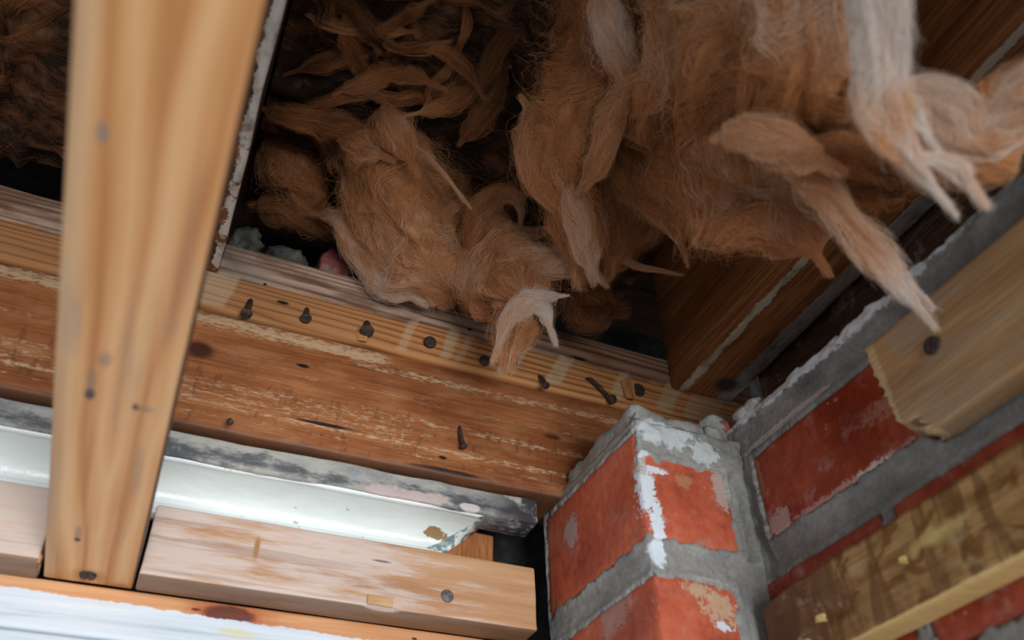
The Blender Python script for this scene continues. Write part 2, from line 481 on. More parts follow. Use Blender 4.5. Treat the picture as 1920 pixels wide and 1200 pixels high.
nt, col, h = joist_mat('joist_wood', [(0.3775, 0.3845, 0.0008, lin(196, 178, 152), .95, None), (0.4155, 0.4300, 0.001, lin(158, 148, 138), .95, None)], False)
col = nt.spot(col, (0.413, 0.476, ZJ), (0.013, 0.012, 0.01), lin(60, 48, 44), soft=.6)
m_joist = nt.finish(col, rough=0.75, bump=h, bstr=0.5, bdist=0.0014, spec=0.2)
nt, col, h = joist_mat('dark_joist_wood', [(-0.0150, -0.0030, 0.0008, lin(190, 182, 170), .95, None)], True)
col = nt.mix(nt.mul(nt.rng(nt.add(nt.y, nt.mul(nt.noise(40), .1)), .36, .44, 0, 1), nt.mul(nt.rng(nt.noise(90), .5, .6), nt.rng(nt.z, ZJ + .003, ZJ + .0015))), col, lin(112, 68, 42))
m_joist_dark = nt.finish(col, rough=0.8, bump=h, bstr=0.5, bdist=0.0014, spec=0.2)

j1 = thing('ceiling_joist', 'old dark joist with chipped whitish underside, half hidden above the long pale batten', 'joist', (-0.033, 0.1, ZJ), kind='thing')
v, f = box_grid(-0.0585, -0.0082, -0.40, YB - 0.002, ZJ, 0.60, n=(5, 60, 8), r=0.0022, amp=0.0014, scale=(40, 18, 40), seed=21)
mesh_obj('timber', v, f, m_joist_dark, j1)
j2 = thing('ceiling_joist', 'brown joist with two pale plaster lines on its underside, above the brick wall', 'joist', (0.40, 0.1, ZJ), kind='thing')
v, f = box_grid(0.3715, 0.4315, -0.40, YB - 0.002, ZJ, 0.60, n=(6, 60, 8), r=0.0022, amp=0.0012, scale=(40, 18, 40), seed=22)
mesh_obj('timber', v, f, m_joist, j2)

# rough plate on top of the wall, seen in the dark gap beside the joist
nt = NT('wall_plate_wood')
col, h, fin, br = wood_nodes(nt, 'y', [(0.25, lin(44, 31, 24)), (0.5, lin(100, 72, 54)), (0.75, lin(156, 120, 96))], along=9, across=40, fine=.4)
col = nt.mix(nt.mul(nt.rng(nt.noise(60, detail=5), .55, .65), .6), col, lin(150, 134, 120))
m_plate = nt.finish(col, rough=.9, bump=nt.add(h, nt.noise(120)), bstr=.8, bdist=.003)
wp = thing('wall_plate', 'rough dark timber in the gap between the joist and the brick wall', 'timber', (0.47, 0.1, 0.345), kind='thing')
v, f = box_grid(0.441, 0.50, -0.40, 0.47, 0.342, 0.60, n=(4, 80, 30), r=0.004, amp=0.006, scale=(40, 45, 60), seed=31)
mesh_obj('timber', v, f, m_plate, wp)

# ---- mouldy strip, cove moulding, packing block
nt = NT('mouldy_paint')
base_c = nt.ramp(nt.noise(1, stretch=(26, 60, 60), detail=5, rough=.65), [(0.3, lin(126, 124, 122)), (0.55, lin(176, 172, 164)), (0.75, lin(190, 182, 170))])
mo = nt.noise(1, stretch=(34, 80, 90), detail=6, rough=.72)
zz = nt.math('ABSOLUTE', nt.add(nt.z, -0.3025))
mould = nt.mul(nt.rng(nt.add(mo, nt.mul(zz, -22)), 0.30, 0.52), .85)
col = nt.mix(mould, base_c, lin(72, 74, 80))
col = nt.mix(nt.mul(nt.rng(nt.x, .19, .235), nt.rng(nt.noise(60, detail=4), .38, .5)), col, lin(62, 58, 62))
col = nt.mix(nt.mul(nt.rng(nt.noise(120, detail=2), .62, .7), .35), col, lin(160, 160, 176))
col = nt.spot(col, (0.150, 0.506, 0.3005), (0.034, .03, 0.0048), lin(205, 184, 178), soft=.3, wob=1.0, wscale=90, strength=.85)
col = nt.spot(col, (0.190, 0.506, 0.2995), (0.009, .03, 0.003), lin(208, 198, 192), soft=.2, wob=.5, wscale=90)
m_mould = nt.finish(col, rough=.85, bump=nt.add(mo, nt.noise(150)), bstr=.5, bdist=.0015)
ps = thing('painted_strip', 'narrow grey strip with black mould stains, directly under the beam', 'strip', (-0.15, 0.506, 0.297), kind='thing')
v, f = box_grid(-0.62, 0.2425, 0.506, 0.530, 0.2975, 0.3158, n=(120, 2, 6), r=0.002, amp=0.0016, scale=(30, 60, 60), seed=41)
mesh_obj('strip', v, f, m_mould, ps)

nt = NT('glossy_white_paint')
g = nt.noise(1, stretch=(22, 60, 60), detail=3)
col = nt.ramp(g, [(0.3, lin(224, 230, 226)), (0.7, lin(238, 242, 238))])
xe = nt.add(nt.x, nt.mul(nt.add(nt.z, -0.29), -1.9))
col = nt.mix(nt.mul(nt.rng(nt.add(xe, nt.mul(nt.noise(60), .008)), 0.1905, 0.1925), nt.rng(nt.noise(160, detail=4), .42, .58, 0, .85)), col, lin(70, 112, 104))
col = nt.mix(nt.mul(nt.rng(nt.noise(70, detail=4), .69, .72), .6), col, lin(140, 140, 132))
col = nt.spot(col, (0.1745, 0.540, 0.2895), (0.0098, .03, 0.0030), lin(158, 128, 92), soft=.12, wob=.9, wscale=130)
col = nt.spot(col, (0.052, 0.516, 0.3005), (0.007, .03, 0.001), lin(90, 110, 100), soft=.2)
bmp = nt.add(nt.noise(1, stretch=(60, 120, 120), detail=4), nt.mul(nt.noise(500), .3))
m_cove = nt.finish(col, rough=.26, bump=bmp, bstr=.5, bdist=.0012, spec=.6)
cv = thing('cove_moulding', 'glossy white painted cove moulding with chipped mitred end, below the mouldy strip', 'moulding', (-0.15, 0.53, 0.275), kind='thing')
prof = [(0.5090, 0.2998), (0.5082, 0.2975), (0.5100, 0.2958)]
for k in range(15):
    t = k / 14 * math.pi / 2
    prof.append((0.5112 + 0.0255 * math.sin(t) ** 1.0, 0.2815 + 0.0148 * math.cos(t)))
prof += [(0.5362, 0.2800), (0.5345, 0.2790), (0.5335, 0.2770), (0.5338, 0.2690), (0.5398, 0.2690), (0.5398, 0.2998)]
V, Fc, nP = [], [], len(prof)
xs = np.linspace(-0.62, 0.0, 30).tolist() + np.linspace(0.004, 0.2, 60).tolist()
for i, x in enumerate(xs):
    for (py, pz) in prof:
        xx = x
        if i > len(xs) - 25:
            t = (i - (len(xs) - 25)) / 24
            xx = x + t * ((pz - 0.2790) * 1.15 - 0.017 + 0.0035 * float(noise(py * 160, pz * 160, 3)))
        yy = py + 0.0005 * float(fbm(x * 30, py * 80, pz * 80, 2, 5))
        V.append((xx, yy, pz + 0.0004 * float(noise(x * 40, py * 50))))
for i in range(len(xs) - 1):
    for k in range(nP): Fc.append((i * nP + k, i * nP + (k + 1) % nP, (i + 1) * nP + (k + 1) % nP, (i + 1) * nP + k))
Fc.append(tuple(range(nP))); Fc.append(tuple(range((len(xs) - 1) * nP, len(xs) * nP)))
mesh_obj('moulding', V, Fc, m_cove, cv)

nt = NT('packing_wood')
col, h, fin, br = wood_nodes(nt, 'z', [(0.3, lin(140, 84, 44)), (0.7, lin(196, 128, 76))], along=12, across=60)
m_pack = nt.finish(col, rough=.8, bump=h, bstr=.3)
pb = thing('packing_block', 'small orange wood block behind the chipped end of the white moulding', 'block', (0.214, 0.546, 0.24), kind='thing')
v, f = box_grid(0.170, 0.2225, 0.5402, 0.552, 0.236, 0.3010, n=(6, 3, 8), r=0.0015, amp=0.0008, scale=(60, 60, 60), seed=44)
mesh_obj('block', v, f, m_pack, pb)

# ---- ledger pieces on the wall and the long batten that runs toward the camera
def ledger_mat(name, rng_off, bare_x):
    nt = NT(name)
    off = nt.vm('ADD', nt.pos, (rng_off, rng_off * 0.3, 0.0))
    br = nt.noise(1, vec=off, stretch=(3.0, 60, 60), detail=3, dist=.8)
    fin = nt.noise(1, vec=off, stretch=(14, 300, 420), detail=3)
    col = nt.ramp(nt.add(nt.mul(br, .75), nt.mul(fin, .25)), [(0.3, lin(168, 116, 78)), (0.5, lin(196, 146, 104)), (0.72, lin(212, 168, 128))])
    # thin chalky wash, worn off toward one end
    wash = nt.noise(1, vec=off, stretch=(12, 60, 110), detail=6, rough=.7)
    amt = nt.rng(nt.x, bare_x + .10, bare_x - .03, 0.0, 0.22)
    m = nt.rng(nt.add(wash, amt), 0.52, 0.74)
    col = nt.mix(nt.mul(m, .75), col, lin(224, 206, 196))
    lines = nt.rng(nt.noise(1, vec=off, stretch=(7, 100, 170), detail=3, dist=.4), .36, .42, .35, 0)
    col = nt.mix(nt.mul(lines, nt.rng(nt.x, bare_x + .06, bare_x - .06, .3, 1)), col, lin(140, 104, 90))
    col = nt.spot(col, (0.055, .515, .2505), (.002, .02, .008), lin(172, 128, 84), soft=.5, wob=.2)
    col = nt.spot(col, (0.1345, .515, .2545), (.007, .02, .0009), lin(130, 112, 110), soft=.5)
    col = nt.mix(nt.rng(nt.z, .2245, .2238), col, nt.mix(.8, col, lin(112, 74, 44)))
    return nt.finish(col, rough=.7, bump=nt.add(br, fin), bstr=.35, bdist=.001)


m_led = ledger_mat('ledger_wood', 0.0, 0.12)
m_led2 = ledger_mat('ledger_wood_short', 0.37, 0.2)
lg = thing('wall_ledger', 'planed pale wood ledger with a round grey nail head, below the cove moulding', 'batten', (0.12, 0.515, 0.2235), group=None, kind='thing')
def nick(P):
    P = P.copy()
    d = np.exp(-((P[:, 0] - 0.137) / 0.010) ** 2) * np.clip((0.2275 - P[:, 2]) / 0.004, 0, 1) * np.clip((0.522 - P[:, 1]) / .006, 0, 1)
    P[:, 2] += d * 0.003
    return P
v, f = box_grid(-0.0072, 0.2428, 0.515, 0.5395, 0.2235, 0.2682, n=(70, 4, 10), r=0.0016, amp=0.0005, scale=(16, 60, 60), seed=51, fn=nick)
mesh_obj('timber', v, f, m_led, lg)
nt = NT('dull_nail_head'); m_dull = nt.finish(nt.ramp(nt.noise(300), [(.35, lin(88, 80, 76)), (.65, lin(128, 116, 110))]), rough=.5, spec=.5)
nt = NT('pale_chip_wood'); m_chipw = nt.finish(nt.ramp(nt.noise(1, stretch=(30, 90, 90)), [(.35, lin(196, 150, 102)), (.65, lin(222, 184, 140))]), rough=.7)
def flat_head(parent, p, nrm, r, mat, lab=None):
    p, nrm = np.array(p, float), np.array(nrm, float)
    o = mesh_obj('nail', *tube([p - nrm * .012, p - nrm * .0002, p, p + nrm * .0005, p + nrm * .0011], [r * .4, r * .4, r, r, r * .75], 14), mat, parent)
    if lab: label(o, lab)
    return o
flat_head(lg, (0.1790, 0.515, 0.2378), (0, -1, 0), .0044, m_dull, 'round grey nail head')
lg2 = thing('wall_ledger', 'chalky wood ledger end on the far side of the long batten', 'batten', (-0.3, 0.515, 0.2235), kind='thing')
v, f = box_grid(-0.62, -0.0598, 0.515, 0.5395, 0.2225, 0.2672, n=(60, 4, 10), r=0.0018, amp=0.0006, scale=(16, 60, 60), seed=52)
mesh_obj('timber', v, f, m_led2, lg2)
v, f = box_grid(.1265, .1430, .5132, .5160, .2250, .2308, n=(4, 2, 3), r=.0006, amp=.0004, scale=(200, 200, 200), seed=9)
label(mesh_obj('wood_chip', v, f, m_chipw, lg), 'small pale square chip of wood')
splinter(lg2, (-0.0600, .518, .2245), (.0016, .002, .0026), 'small fresh wood chip')

nt = NT('long_batten_wood')
v_ = nt.vm('ADD', nt.pos, (0.0, 0.0, 0.3))
wob = nt.mul(nt.add(nt.noise(1, stretch=(20, 4.0, 20), detail=2), -0.5), 0.014)
# flat-sawn figure: nested arches opening along the length
u = nt.add(nt.add(nt.x, 0.030), wob)
arch = nt.add(nt.mul(nt.math('ABSOLUTE', u), 62), nt.mul(nt.y, 1.9))
ring = nt.math('PINGPONG', nt.add(arch, nt.mul(nt.noise(1, stretch=(50, 5, 50), detail=2), 1.2)), 0.5)
fin = nt.noise(1, stretch=(420, 8, 420), detail=3)
broad = nt.noise(1, stretch=(60, 3, 60), detail=2)
f_ = nt.add(nt.add(nt.mul(ring, 0.75), nt.mul(fin, 0.28)), nt.mul(broad, 0.35))
col = nt.ramp(f_, [(0.28, lin(184, 120, 68)), (0.46, lin(208, 148, 94)), (0.64, lin(220, 166, 114)), (0.85, lin(226, 180, 134))])
col = nt.mix(nt.rng(nt.add(nt.x, nt.mul(fin, .006)), -0.043, -0.053, 0, .5), col, lin(176, 150, 118))
col = nt.mix(nt.mul(nt.rng(nt.noise(1, stretch=(90, 9, 90), detail=3), .54, .66), .35), col, lin(150, 132, 116))
zb = 0.2241
for p, r, c, s_ in (((-.0428, .3440, zb), (.0023, .0052, .01), lin(58, 54, 58), .95), ((-.0428, .334, zb), (.0022, .010, .01), lin(120, 112, 104), .5), ((-.0240, .3475, zb), (.0019, .0032, .01), lin(66, 50, 44), .9),
                    ((-.0205, .3475, zb), (.004, .003, .01), lin(136, 116, 98), .6), ((-.0385, .318, zb), (.0032, .006, .01), lin(130, 112, 98), .55), ((-.0414, .4846, zb), (.0019, .0028, .01), lin(34, 28, 26), 1), ((-.0414, .478, zb), (.0022, .011, .01), lin(116, 98, 82), .5),
                    ((-.047, .2, zb), (.0022, .005, .01), lin(120, 118, 112), .7), ((-.0334, .528, zb), (.011, .009, .01), lin(140, 98, 62), .45), ((-.016, .538, zb), (.007, .006, .01), lin(176, 104, 62), .7), ((-.0155, .25, zb), (.0026, .05, .01), lin(176, 108, 58), .4)):
    col = nt.spot(col, p, r, c, soft=.6, wob=.3, wscale=160, strength=s_)
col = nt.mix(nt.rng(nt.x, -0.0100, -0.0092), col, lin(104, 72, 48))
m_post = nt.finish(col, rough=.62, bump=nt.add(ring, fin), bstr=.2, bdist=.0008, spec=.3)
lb = thing('long_batten', 'long pale pine batten with a slotted screw at its wall end, under the dark joist', 'batten', (-0.033, 0.1, zb), kind='thing')
v, f = box_grid(-0.0572, -0.0088, -0.30, 0.5395, zb, zb + 0.021, n=(6, 70, 3), r=0.0013, amp=0.0005, scale=(30, 12, 30), seed=61)
mesh_obj('timber', v, f, m_post, lb)
slot_screw(lb, (-0.0337, 0.5272, zb - .0001), (0, 0, -1), r=.0048, ang=1.1, lab='dark brown slotted screw head')

# ---- unseen ceiling panel added behind the camera to keep the joist cavity dark
nt = NT('plasterboard'); m_pb = nt.finish(nt.ramp(nt.noise(6), [(.3, lin(206, 204, 198)), (.7, lin(218, 216, 210))]), rough=.9)
cl = thing('ceiling_shade_added', 'plain plasterboard panel added out of view to shade the joist cavity', None, (0, -0.6, 0.211), kind='structure')
v, f = box_grid(-0.62, 0.345, -1.25, -0.17, 0.211, 0.2236, n=(4, 8, 1), r=0.001)
mesh_obj('plasterboard', v, f, m_pb, cl)

# ---- boarded wall behind the ledgers
def plank_mat(name, white):
    nt = NT(name)
    gr = nt.noise(1, stretch=(5, 60, 90), detail=4, dist=.8)
    fin = nt.noise(1, stretch=(16, 200, 420), detail=3)
    wood = nt.ramp(nt.add(nt.mul(gr, .7), nt.mul(fin, .3)), [(0.3, lin(190, 118, 72)), (0.55, lin(222, 164, 116)), (0.75, lin(232, 184, 140))])
    for p, r in (((.049, .54, .2165), (.0165, .02, .0060)),):
        wood = nt.spot(wood, p, (r[0] * 1.7, .02, r[2] * 1.25), lin(176, 92, 52), soft=.6)
        wood = nt.spot(wood, p, r, lin(112, 60, 46), soft=.25, wob=.25)
    wood = nt.spot(wood, (.029, .54, .2176), (.003, .02, .001), lin(110, 56, 30), soft=.4)
    wood = nt.spot(wood, (.166, .54, .2175), (.002, .02, .001), lin(90, 50, 34), soft=.4)
    pa = nt.ramp(nt.add(nt.mul(gr, .6), nt.mul(fin, .4)), [(0.32, lin(178, 188, 200)), (0.46, lin(214, 222, 230)), (0.7, lin(228, 233, 238))])
    pa = nt.spot(pa, (.056, .54, .2065), (.013, .02, .0035), lin(220, 214, 186), soft=.6)
    edge = nt.add(nt.z, nt.add(nt.mul(nt.add(nt.noise(1, stretch=(130, 10, 90), detail=4), -.5), .0045), nt.mul(nt.x, 0.018)))
    col = nt.mix(nt.rng(edge, .2148, .2156), pa, wood) if white else pa
    return nt.finish(col, rough=.6, bump=nt.add(gr, nt.mul(fin, .8)), bstr=.5, bdist=.001, spec=.35)


m_pl = plank_mat('painted_board_bare_edge', True)
m_pl2 = plank_mat('painted_board', False)
wb = thing('wall_front', 'white painted horizontal boarding with a bare orange top edge', None, (-0.2, 0.54, -0.4), kind='structure')
zt = 0.2240
v, f = box_grid(-0.62, 0.2165, 0.54, 0.558, 0.1945, zt, n=(60, 2, 8), r=0.0022, amp=0.0004, scale=(20, 20, 60), seed=71)
mesh_obj('plank', v, f, m_pl, wb)
z = 0.1935
for i in range(9):
    v, f = box_grid(-0.62, 0.2165, 0.54, 0.558, z - 0.062, z, n=(10, 2, 4), r=0.0024, amp=0.0003, scale=(20, 20, 60), seed=72 + i)
    mesh_obj('plank', v, f, m_pl2, wb); z -= 0.063

# dark masonry behind everything, closing the cavity
nt = NT('old_masonry')
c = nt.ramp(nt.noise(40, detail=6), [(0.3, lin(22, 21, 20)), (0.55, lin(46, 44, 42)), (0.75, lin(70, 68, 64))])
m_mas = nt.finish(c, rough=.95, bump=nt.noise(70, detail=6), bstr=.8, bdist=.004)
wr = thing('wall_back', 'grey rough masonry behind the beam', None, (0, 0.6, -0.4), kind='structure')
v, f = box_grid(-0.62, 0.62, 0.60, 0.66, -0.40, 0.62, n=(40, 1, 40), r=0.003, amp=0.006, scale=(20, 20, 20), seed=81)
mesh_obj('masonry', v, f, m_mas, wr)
nt = NT('mortar_lump'); c = nt.ramp(nt.noise(90, detail=5), [(.3, lin(40, 40, 38)), (.7, lin(104, 102, 94))])
m_lump = nt.finish(c, rough=.95, bump=nt.noise(200, detail=4), bstr=.7, bdist=.002)
nt = NT('brick_rubble'); c = nt.ramp(nt.noise(90, detail=5), [(.3, lin(92, 46, 42)), (.55, lin(142, 76, 66)), (.7, lin(140, 122, 112))])
m_rub = nt.finish(c, rough=.95, bump=nt.noise(150, detail=4), bstr=.7, bdist=.002)


def rock(name, p, size, mat, seed, lab, cat):
    bm = bmesh.new(); bmesh.ops.create_icosphere(bm, subdivisions=4, radius=1)
    V = np.array([q.co for q in bm.verts]); Fc = [[q.index for q in fc.verts] for fc in bm.faces]; bm.free()
    V = np.sign(V) * np.abs(V) ** 0.8
    V *= (1 + .38 * fbm(V[:, 0] * 2.4, V[:, 1] * 2.4, V[:, 2] * 2.4, 5, seed))[:, None]
    V = V * np.array(size) + np.array(p)
    t = thing(name, lab, cat, (p[0], p[1], float(V[:, 2].min())), kind='thing')
    mesh_obj('lump', V, Fc, mat, t)
    return t


q = on_y(466, 430, 0.512); rock('mortar_lump', (q[0], 0.512, 0.4785 + .014), (.012, .012, .017), m_lump, 3, 'grey mortar crumb on the board top beside the dark joist', 'rubble')
q = on_y(540, 460, 0.518); rock('mortar_lump', (q[0] , 0.518, 0.4785 + .011), (.018, .012, .014), m_lump, 9, 'low dark grey mortar lump between crumb and reddish brick fragment', 'rubble')
q = on_y(632, 478, 0.514); rock('brick_fragment', (q[0], 0.514, 0.4785 + .014), (.014, .013, .017), m_rub, 5, 'reddish broken brick fragment on the board top', 'rubble')

# boards of the deck above the joists
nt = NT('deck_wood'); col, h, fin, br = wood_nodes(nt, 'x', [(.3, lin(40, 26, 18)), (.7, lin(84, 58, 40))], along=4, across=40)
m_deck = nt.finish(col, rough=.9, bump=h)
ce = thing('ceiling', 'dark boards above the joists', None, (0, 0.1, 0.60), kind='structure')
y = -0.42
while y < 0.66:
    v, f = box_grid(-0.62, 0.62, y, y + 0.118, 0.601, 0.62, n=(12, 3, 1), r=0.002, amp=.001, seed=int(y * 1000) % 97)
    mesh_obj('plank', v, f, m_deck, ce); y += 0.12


# ================================================================== BRICKWORK
def brick_mat(name, salt, lo, mid, hi, gloss):
    nt = NT(name)
    n1 = nt.noise(18, detail=5, rough=.6); n2 = nt.noise(160, detail=3); n3 = nt.noise(1, stretch=(60, 60, 60), detail=5, rough=.7)
    col = nt.ramp(nt.add(nt.mul(n1, .7), nt.mul(n2, .3)), [(.32, lo), (.5, mid), (.7, hi)])
    # grey cement film and chalk specks
    film = nt.rng(n3, .52, .72, 0, .6)
    col = nt.mix(film, col, lin(176, 134, 122))
    sp = nt.mul(nt.rng(nt.noise(330, detail=2), .69, .74), nt.rng(nt.noise(45), .48, .62))
    col = nt.mix(nt.mul(sp, .8), col, lin(216, 196, 178))
    comb = nt.noise(1, stretch=(200, 110, 22), detail=3, rough=.6)
    col = nt.mix(nt.rng(comb, .42, .30, 0, .35), col, lo)
    h = nt.add(nt.add(n1, nt.mul(n2, .4)), nt.mul(comb, .7))
    for (p, r, c, s_, wob) in salt:
        d = nt.vm('LENGTH', nt.vm('DIVIDE', nt.vm('SUBTRACT', nt.pos, p), r))
        d = nt.add(d, nt.mul(nt.add(nt.noise(170, detail=5, rough=.7), -.5), wob))
        d = nt.add(d, nt.mul(nt.add(nt.noise(520, detail=2), -.5), wob * .5))
        k = nt.rng(d, .72, 1.0, s_, 0)
        col = nt.mix(k, col, c); h = nt.add(h, nt.mul(k, .5))
    return nt.finish(col, rough=nt.rng(n1, .3, .7, gloss, gloss + .25), bump=h, bstr=.45, bdist=.0015, spec=.4)


def mortar_mat(name, salt, dark=1.0):
    nt = NT(name)
    n1 = nt.noise(30, detail=6, rough=.65); n2 = nt.noise(350, detail=3)
    s = lambda c: (c[0] * dark, c[1] * dark, c[2] * dark, 1)
    col = nt.ramp(nt.add(nt.mul(n1, .75), nt.mul(n2, .25)), [(.3, s(lin(112, 108, 104))), (.5, s(lin(150, 146, 140))), (.7, s(lin(186, 182, 176)))])
    h = nt.add(n1, nt.mul(n2, .4))
    for (p, r, c, s_, wob) in salt:
        d = nt.vm('LENGTH', nt.vm('DIVIDE', nt.vm('SUBTRACT', nt.pos, p), r))
        d = nt.add(d, nt.mul(nt.add(nt.noise(150, detail=5, rough=.7), -.5), wob))
        k = nt.rng(d, .75, 1.0, s_, 0)
        col = nt.mix(k, col, c); h = nt.add(h, nt.mul(k, .4))
    return nt.finish(col, rough=.85, bump=h, bstr=.6, bdist=.002, spec=.25)


def mortar_sheet(us, vs, rects, place, seed, joint=-0.0010, smear=0.0002, wid=0.0028, shaped=None):
    """Grid of mortar in face coordinates: flush in the joints, ragged over the brick edges, sunk behind the bricks."""
    U, W = np.meshgrid(us, vs, indexing='ij')
    sd = np.full(U.shape, 9.0)
    for (a, b, c, d) in rects:
        dx = np.maximum(a - U, U - b); dy = np.maximum(c - W, W - d)
        s = np.where((dx > 0) & (dy > 0), np.hypot(dx, dy), np.maximum(dx, dy))
        sd = np.minimum(sd, s)
    n = fbm(U * 130, W * 130, 0.3, 4, seed); n2 = fbm(U * 420, W * 420, 1.7, 2, seed + 5)
    edge = sd + (n * 1.5 + n2 * .5) * wid + wid * 0.30
    t = np.clip(edge / 0.0014 + .5, 0, 1)
    H = -0.0045 + t * (0.0045 + smear + n2 * .0004)
    deep = np.clip((sd - 0.0015) / 0.004, 0, 1)
    H = H + deep * (joint - smear + fbm(U * 60, W * 60, .2, 3, seed + 9) * 0.0008)
    if shaped is not None: H = H + shaped(U, W, n)
    V = place(U.ravel(), W.ravel(), H.ravel())
    a, b = U.shape
    Fc = []
    for i in range(a - 1):
        for j in range(b - 1):
            k = i * b + j
            Fc.append((k, k + b, k + b + 1, k + 1))
    return V, Fc


# ---- the pier at the corner
CP = np.array((0.2629, 0.40, 0.0))     # its free edge
WHITE = lin(226, 232, 238)
cyaw, syaw = math.cos(YAW), math.sin(YAW)
def pier_place(u, w, h):
    """u<0: back along the left face, u>0: along the front face, h outward."""
    lx = CP[0] + u * syaw; ly = CP[1] - u * cyaw
    fx = CP[0] + u; fy = np.full_like(u, CP[1])
    left = u < 0
    x = np.where(left, lx, fx); y = np.where(left, ly, fy)
    k = np.clip(np.abs(u) / 0.003, 0, 1)
    nx = np.where(left, -1.0, -(1 - k) * .7); ny = np.where(left, -(1 - k) * .7, -1.0)
    # the arris is slightly rounded
    rnd = 0.0022 * (1 - k) ** 2
    return np.stack([x + nx * h + rnd * .8, y + ny * h + rnd * .8, w], 1)


pier = thing('brick_pillar', 'red brick pier with white salt along its edge, grey mortar joints and mortar cap', None, (0.295, 0.46, -0.4), kind='structure')
salt_p = [((0.2670, .400, .272), (.0068, .012, .022), WHITE, .95, 2.2), ((0.2710, .400, .250), (.0058, .012, .016), WHITE, .97, 1.6), ((0.2735, .400, .288), (.013, .012, .0035), WHITE, .9, 1.8),
          ((0.2590, .490, .286), (.01, .011, .013), lin(178, 158, 152), .85, 1.7), ((0.2660, .400, .292), (.004, .01, .012), lin(186, 178, 170), .8, 1.2),
          ((0.306, .40, .205), (.016, .01, .010), lin(204, 178, 146), .7, 3.2), ((0.292, .40, .212), (.012, .01, .006), lin(204, 178, 146), .7, 3.0), ((0.306, .40, .192), (.006, .01, .003), WHITE, .9, 2.2),
          ((0.2590, .445, .215), (.01, .020, .02), lin(178, 140, 132), .6, 1.8), ((0.297, .40, .285), (.008, .01, .006), lin(190, 140, 100), .6, 2.2), ((0.325, .40, .286), (.008, .01, .02), lin(190, 178, 168), .75, 1.6)]
m_bp = brick_mat('pier_brick', salt_p, lin(156, 66, 46), lin(198, 94, 64), lin(216, 124, 92), .5)
m_mp = mortar_mat('pier_mortar', [((0.2685, .400, .231), (.0058, .012, .0105), WHITE, .95, 1.5), ((0.285, .40, .318), (.026, .03, .014), lin(206, 210, 210), .8, 1.7), ((0.315, .40, .308), (.012, .03, .010), lin(206, 210, 208), .7, 2.2), ((0.268, .40, .292), (.006, .01, .009), WHITE, .7, 1.6), ((0.2600, .43, .3225), (.01, .09, .006), lin(172, 160, 146), .6, 2.4)], 1.0)
rows = [(0.2400, 0.3145), (0.1565, 0.2180), (0.0730, 0.1345), (-0.0105, 0.0510), (-0.094, -0.0325), (-0.1775, -0.116), (-0.261, -0.1995), (-0.3445, -0.283)]
for i, (a, b) in enumerate(rows):
    nn = (30, 44, 26) if i < 2 else (5, 8, 4)
    v, f = box_grid(CP[0] + .0002, CP[0] + 0.0680, CP[1] + .0002, CP[1] + 0.128, a, b, n=nn, r=0.0034, amp=0.0013, scale=(42, 24, 42), seed=101 + i, yaw=YAW, pivot=tuple(CP))
    mesh_obj('brick', v, f, m_bp, pier)
us = np.concatenate([np.arange(-0.130, 0.0001, 0.0015), np.arange(0.0015, 0.0832, 0.0013)])
rects = [(-0.1275, 0.0635, a, b) for a, b in rows[:2]]
# the left face keeps its brick high, the front is buttered over at the top
rects = [(-0.1275, -0.0005, 0.2405, 0.3140), (-0.0006, 0.0668, 0.2400, 0.2965), (-0.1275, 0.0560, 0.1560, 0.2175)]
def cap_shape(U, W, n):
    front = np.clip(U / .004, 0, 1)
    cap = np.clip((W - 0.2955) / .01, 0, 1) * front
    groove = 2.4 * np.exp(-((U - 0.0735) / 0.0038) ** 2) * np.clip((0.300 - W) / .01, 0, 1) * np.clip((W - 0.236) / .008, 0, 1)
    return cap * (0.0026 + n * 0.004) - np.clip((W - .322) / .012, 0, 1) * (.008 * front + .006) - groove * .0045
v, f = mortar_sheet(us, np.arange(0.120, 0.3345, 0.0015), rects, pier_place, 7, wid=.0036, shaped=cap_shape)
mesh_obj('mortar', v, f, m_mp, pier)
# solid core of the pier, and its rough cap reaching back to the beam
v, f = box_grid(CP[0] + .004, CP[0] + 0.085, CP[1] + .004, CP[1] + 0.126, -0.40, 0.300, n=(4, 4, 12), r=.002, yaw=YAW, pivot=tuple(CP))
mesh_obj('mortar_core', v, f, m_mp, pier)
def capfn(P):
    P = P.copy()
    k = np.clip((P[:, 2] - 0.318) / .02, 0, 1)
    P[:, 2] += k * (0.002 + .006 * fbm(P[:, 0] * 70, P[:, 1] * 70, .4, 4, 77))
    P[:, 1] += k * 0.004 * fbm(P[:, 0] * 90, P[:, 2] * 90, 2.2, 3, 79)
    return P
v, f = box_grid(CP[0] + .003, CP[0] + 0.090, CP[1] + .004, CP[1] + 0.096, 0.300, 0.338, n=(40, 40, 14), r=.006, amp=.0022, scale=(60, 60, 60), seed=133, fn=capfn, yaw=YAW, pivot=tuple(CP))
mesh_obj('mortar_cap', v, f, m_mp, pier)

# ---- the long brick wall on the other side of the corner
WP = np.array((0.3430, 0.40, 0.0))
def wall_place(u, w, h):
    """u: distance from the corner toward the camera along the face, h outward."""
    x = WP[0] + u * syaw; y = WP[1] - u * cyaw
    return np.stack([x - h * cyaw, y - h * syaw, w], 1)


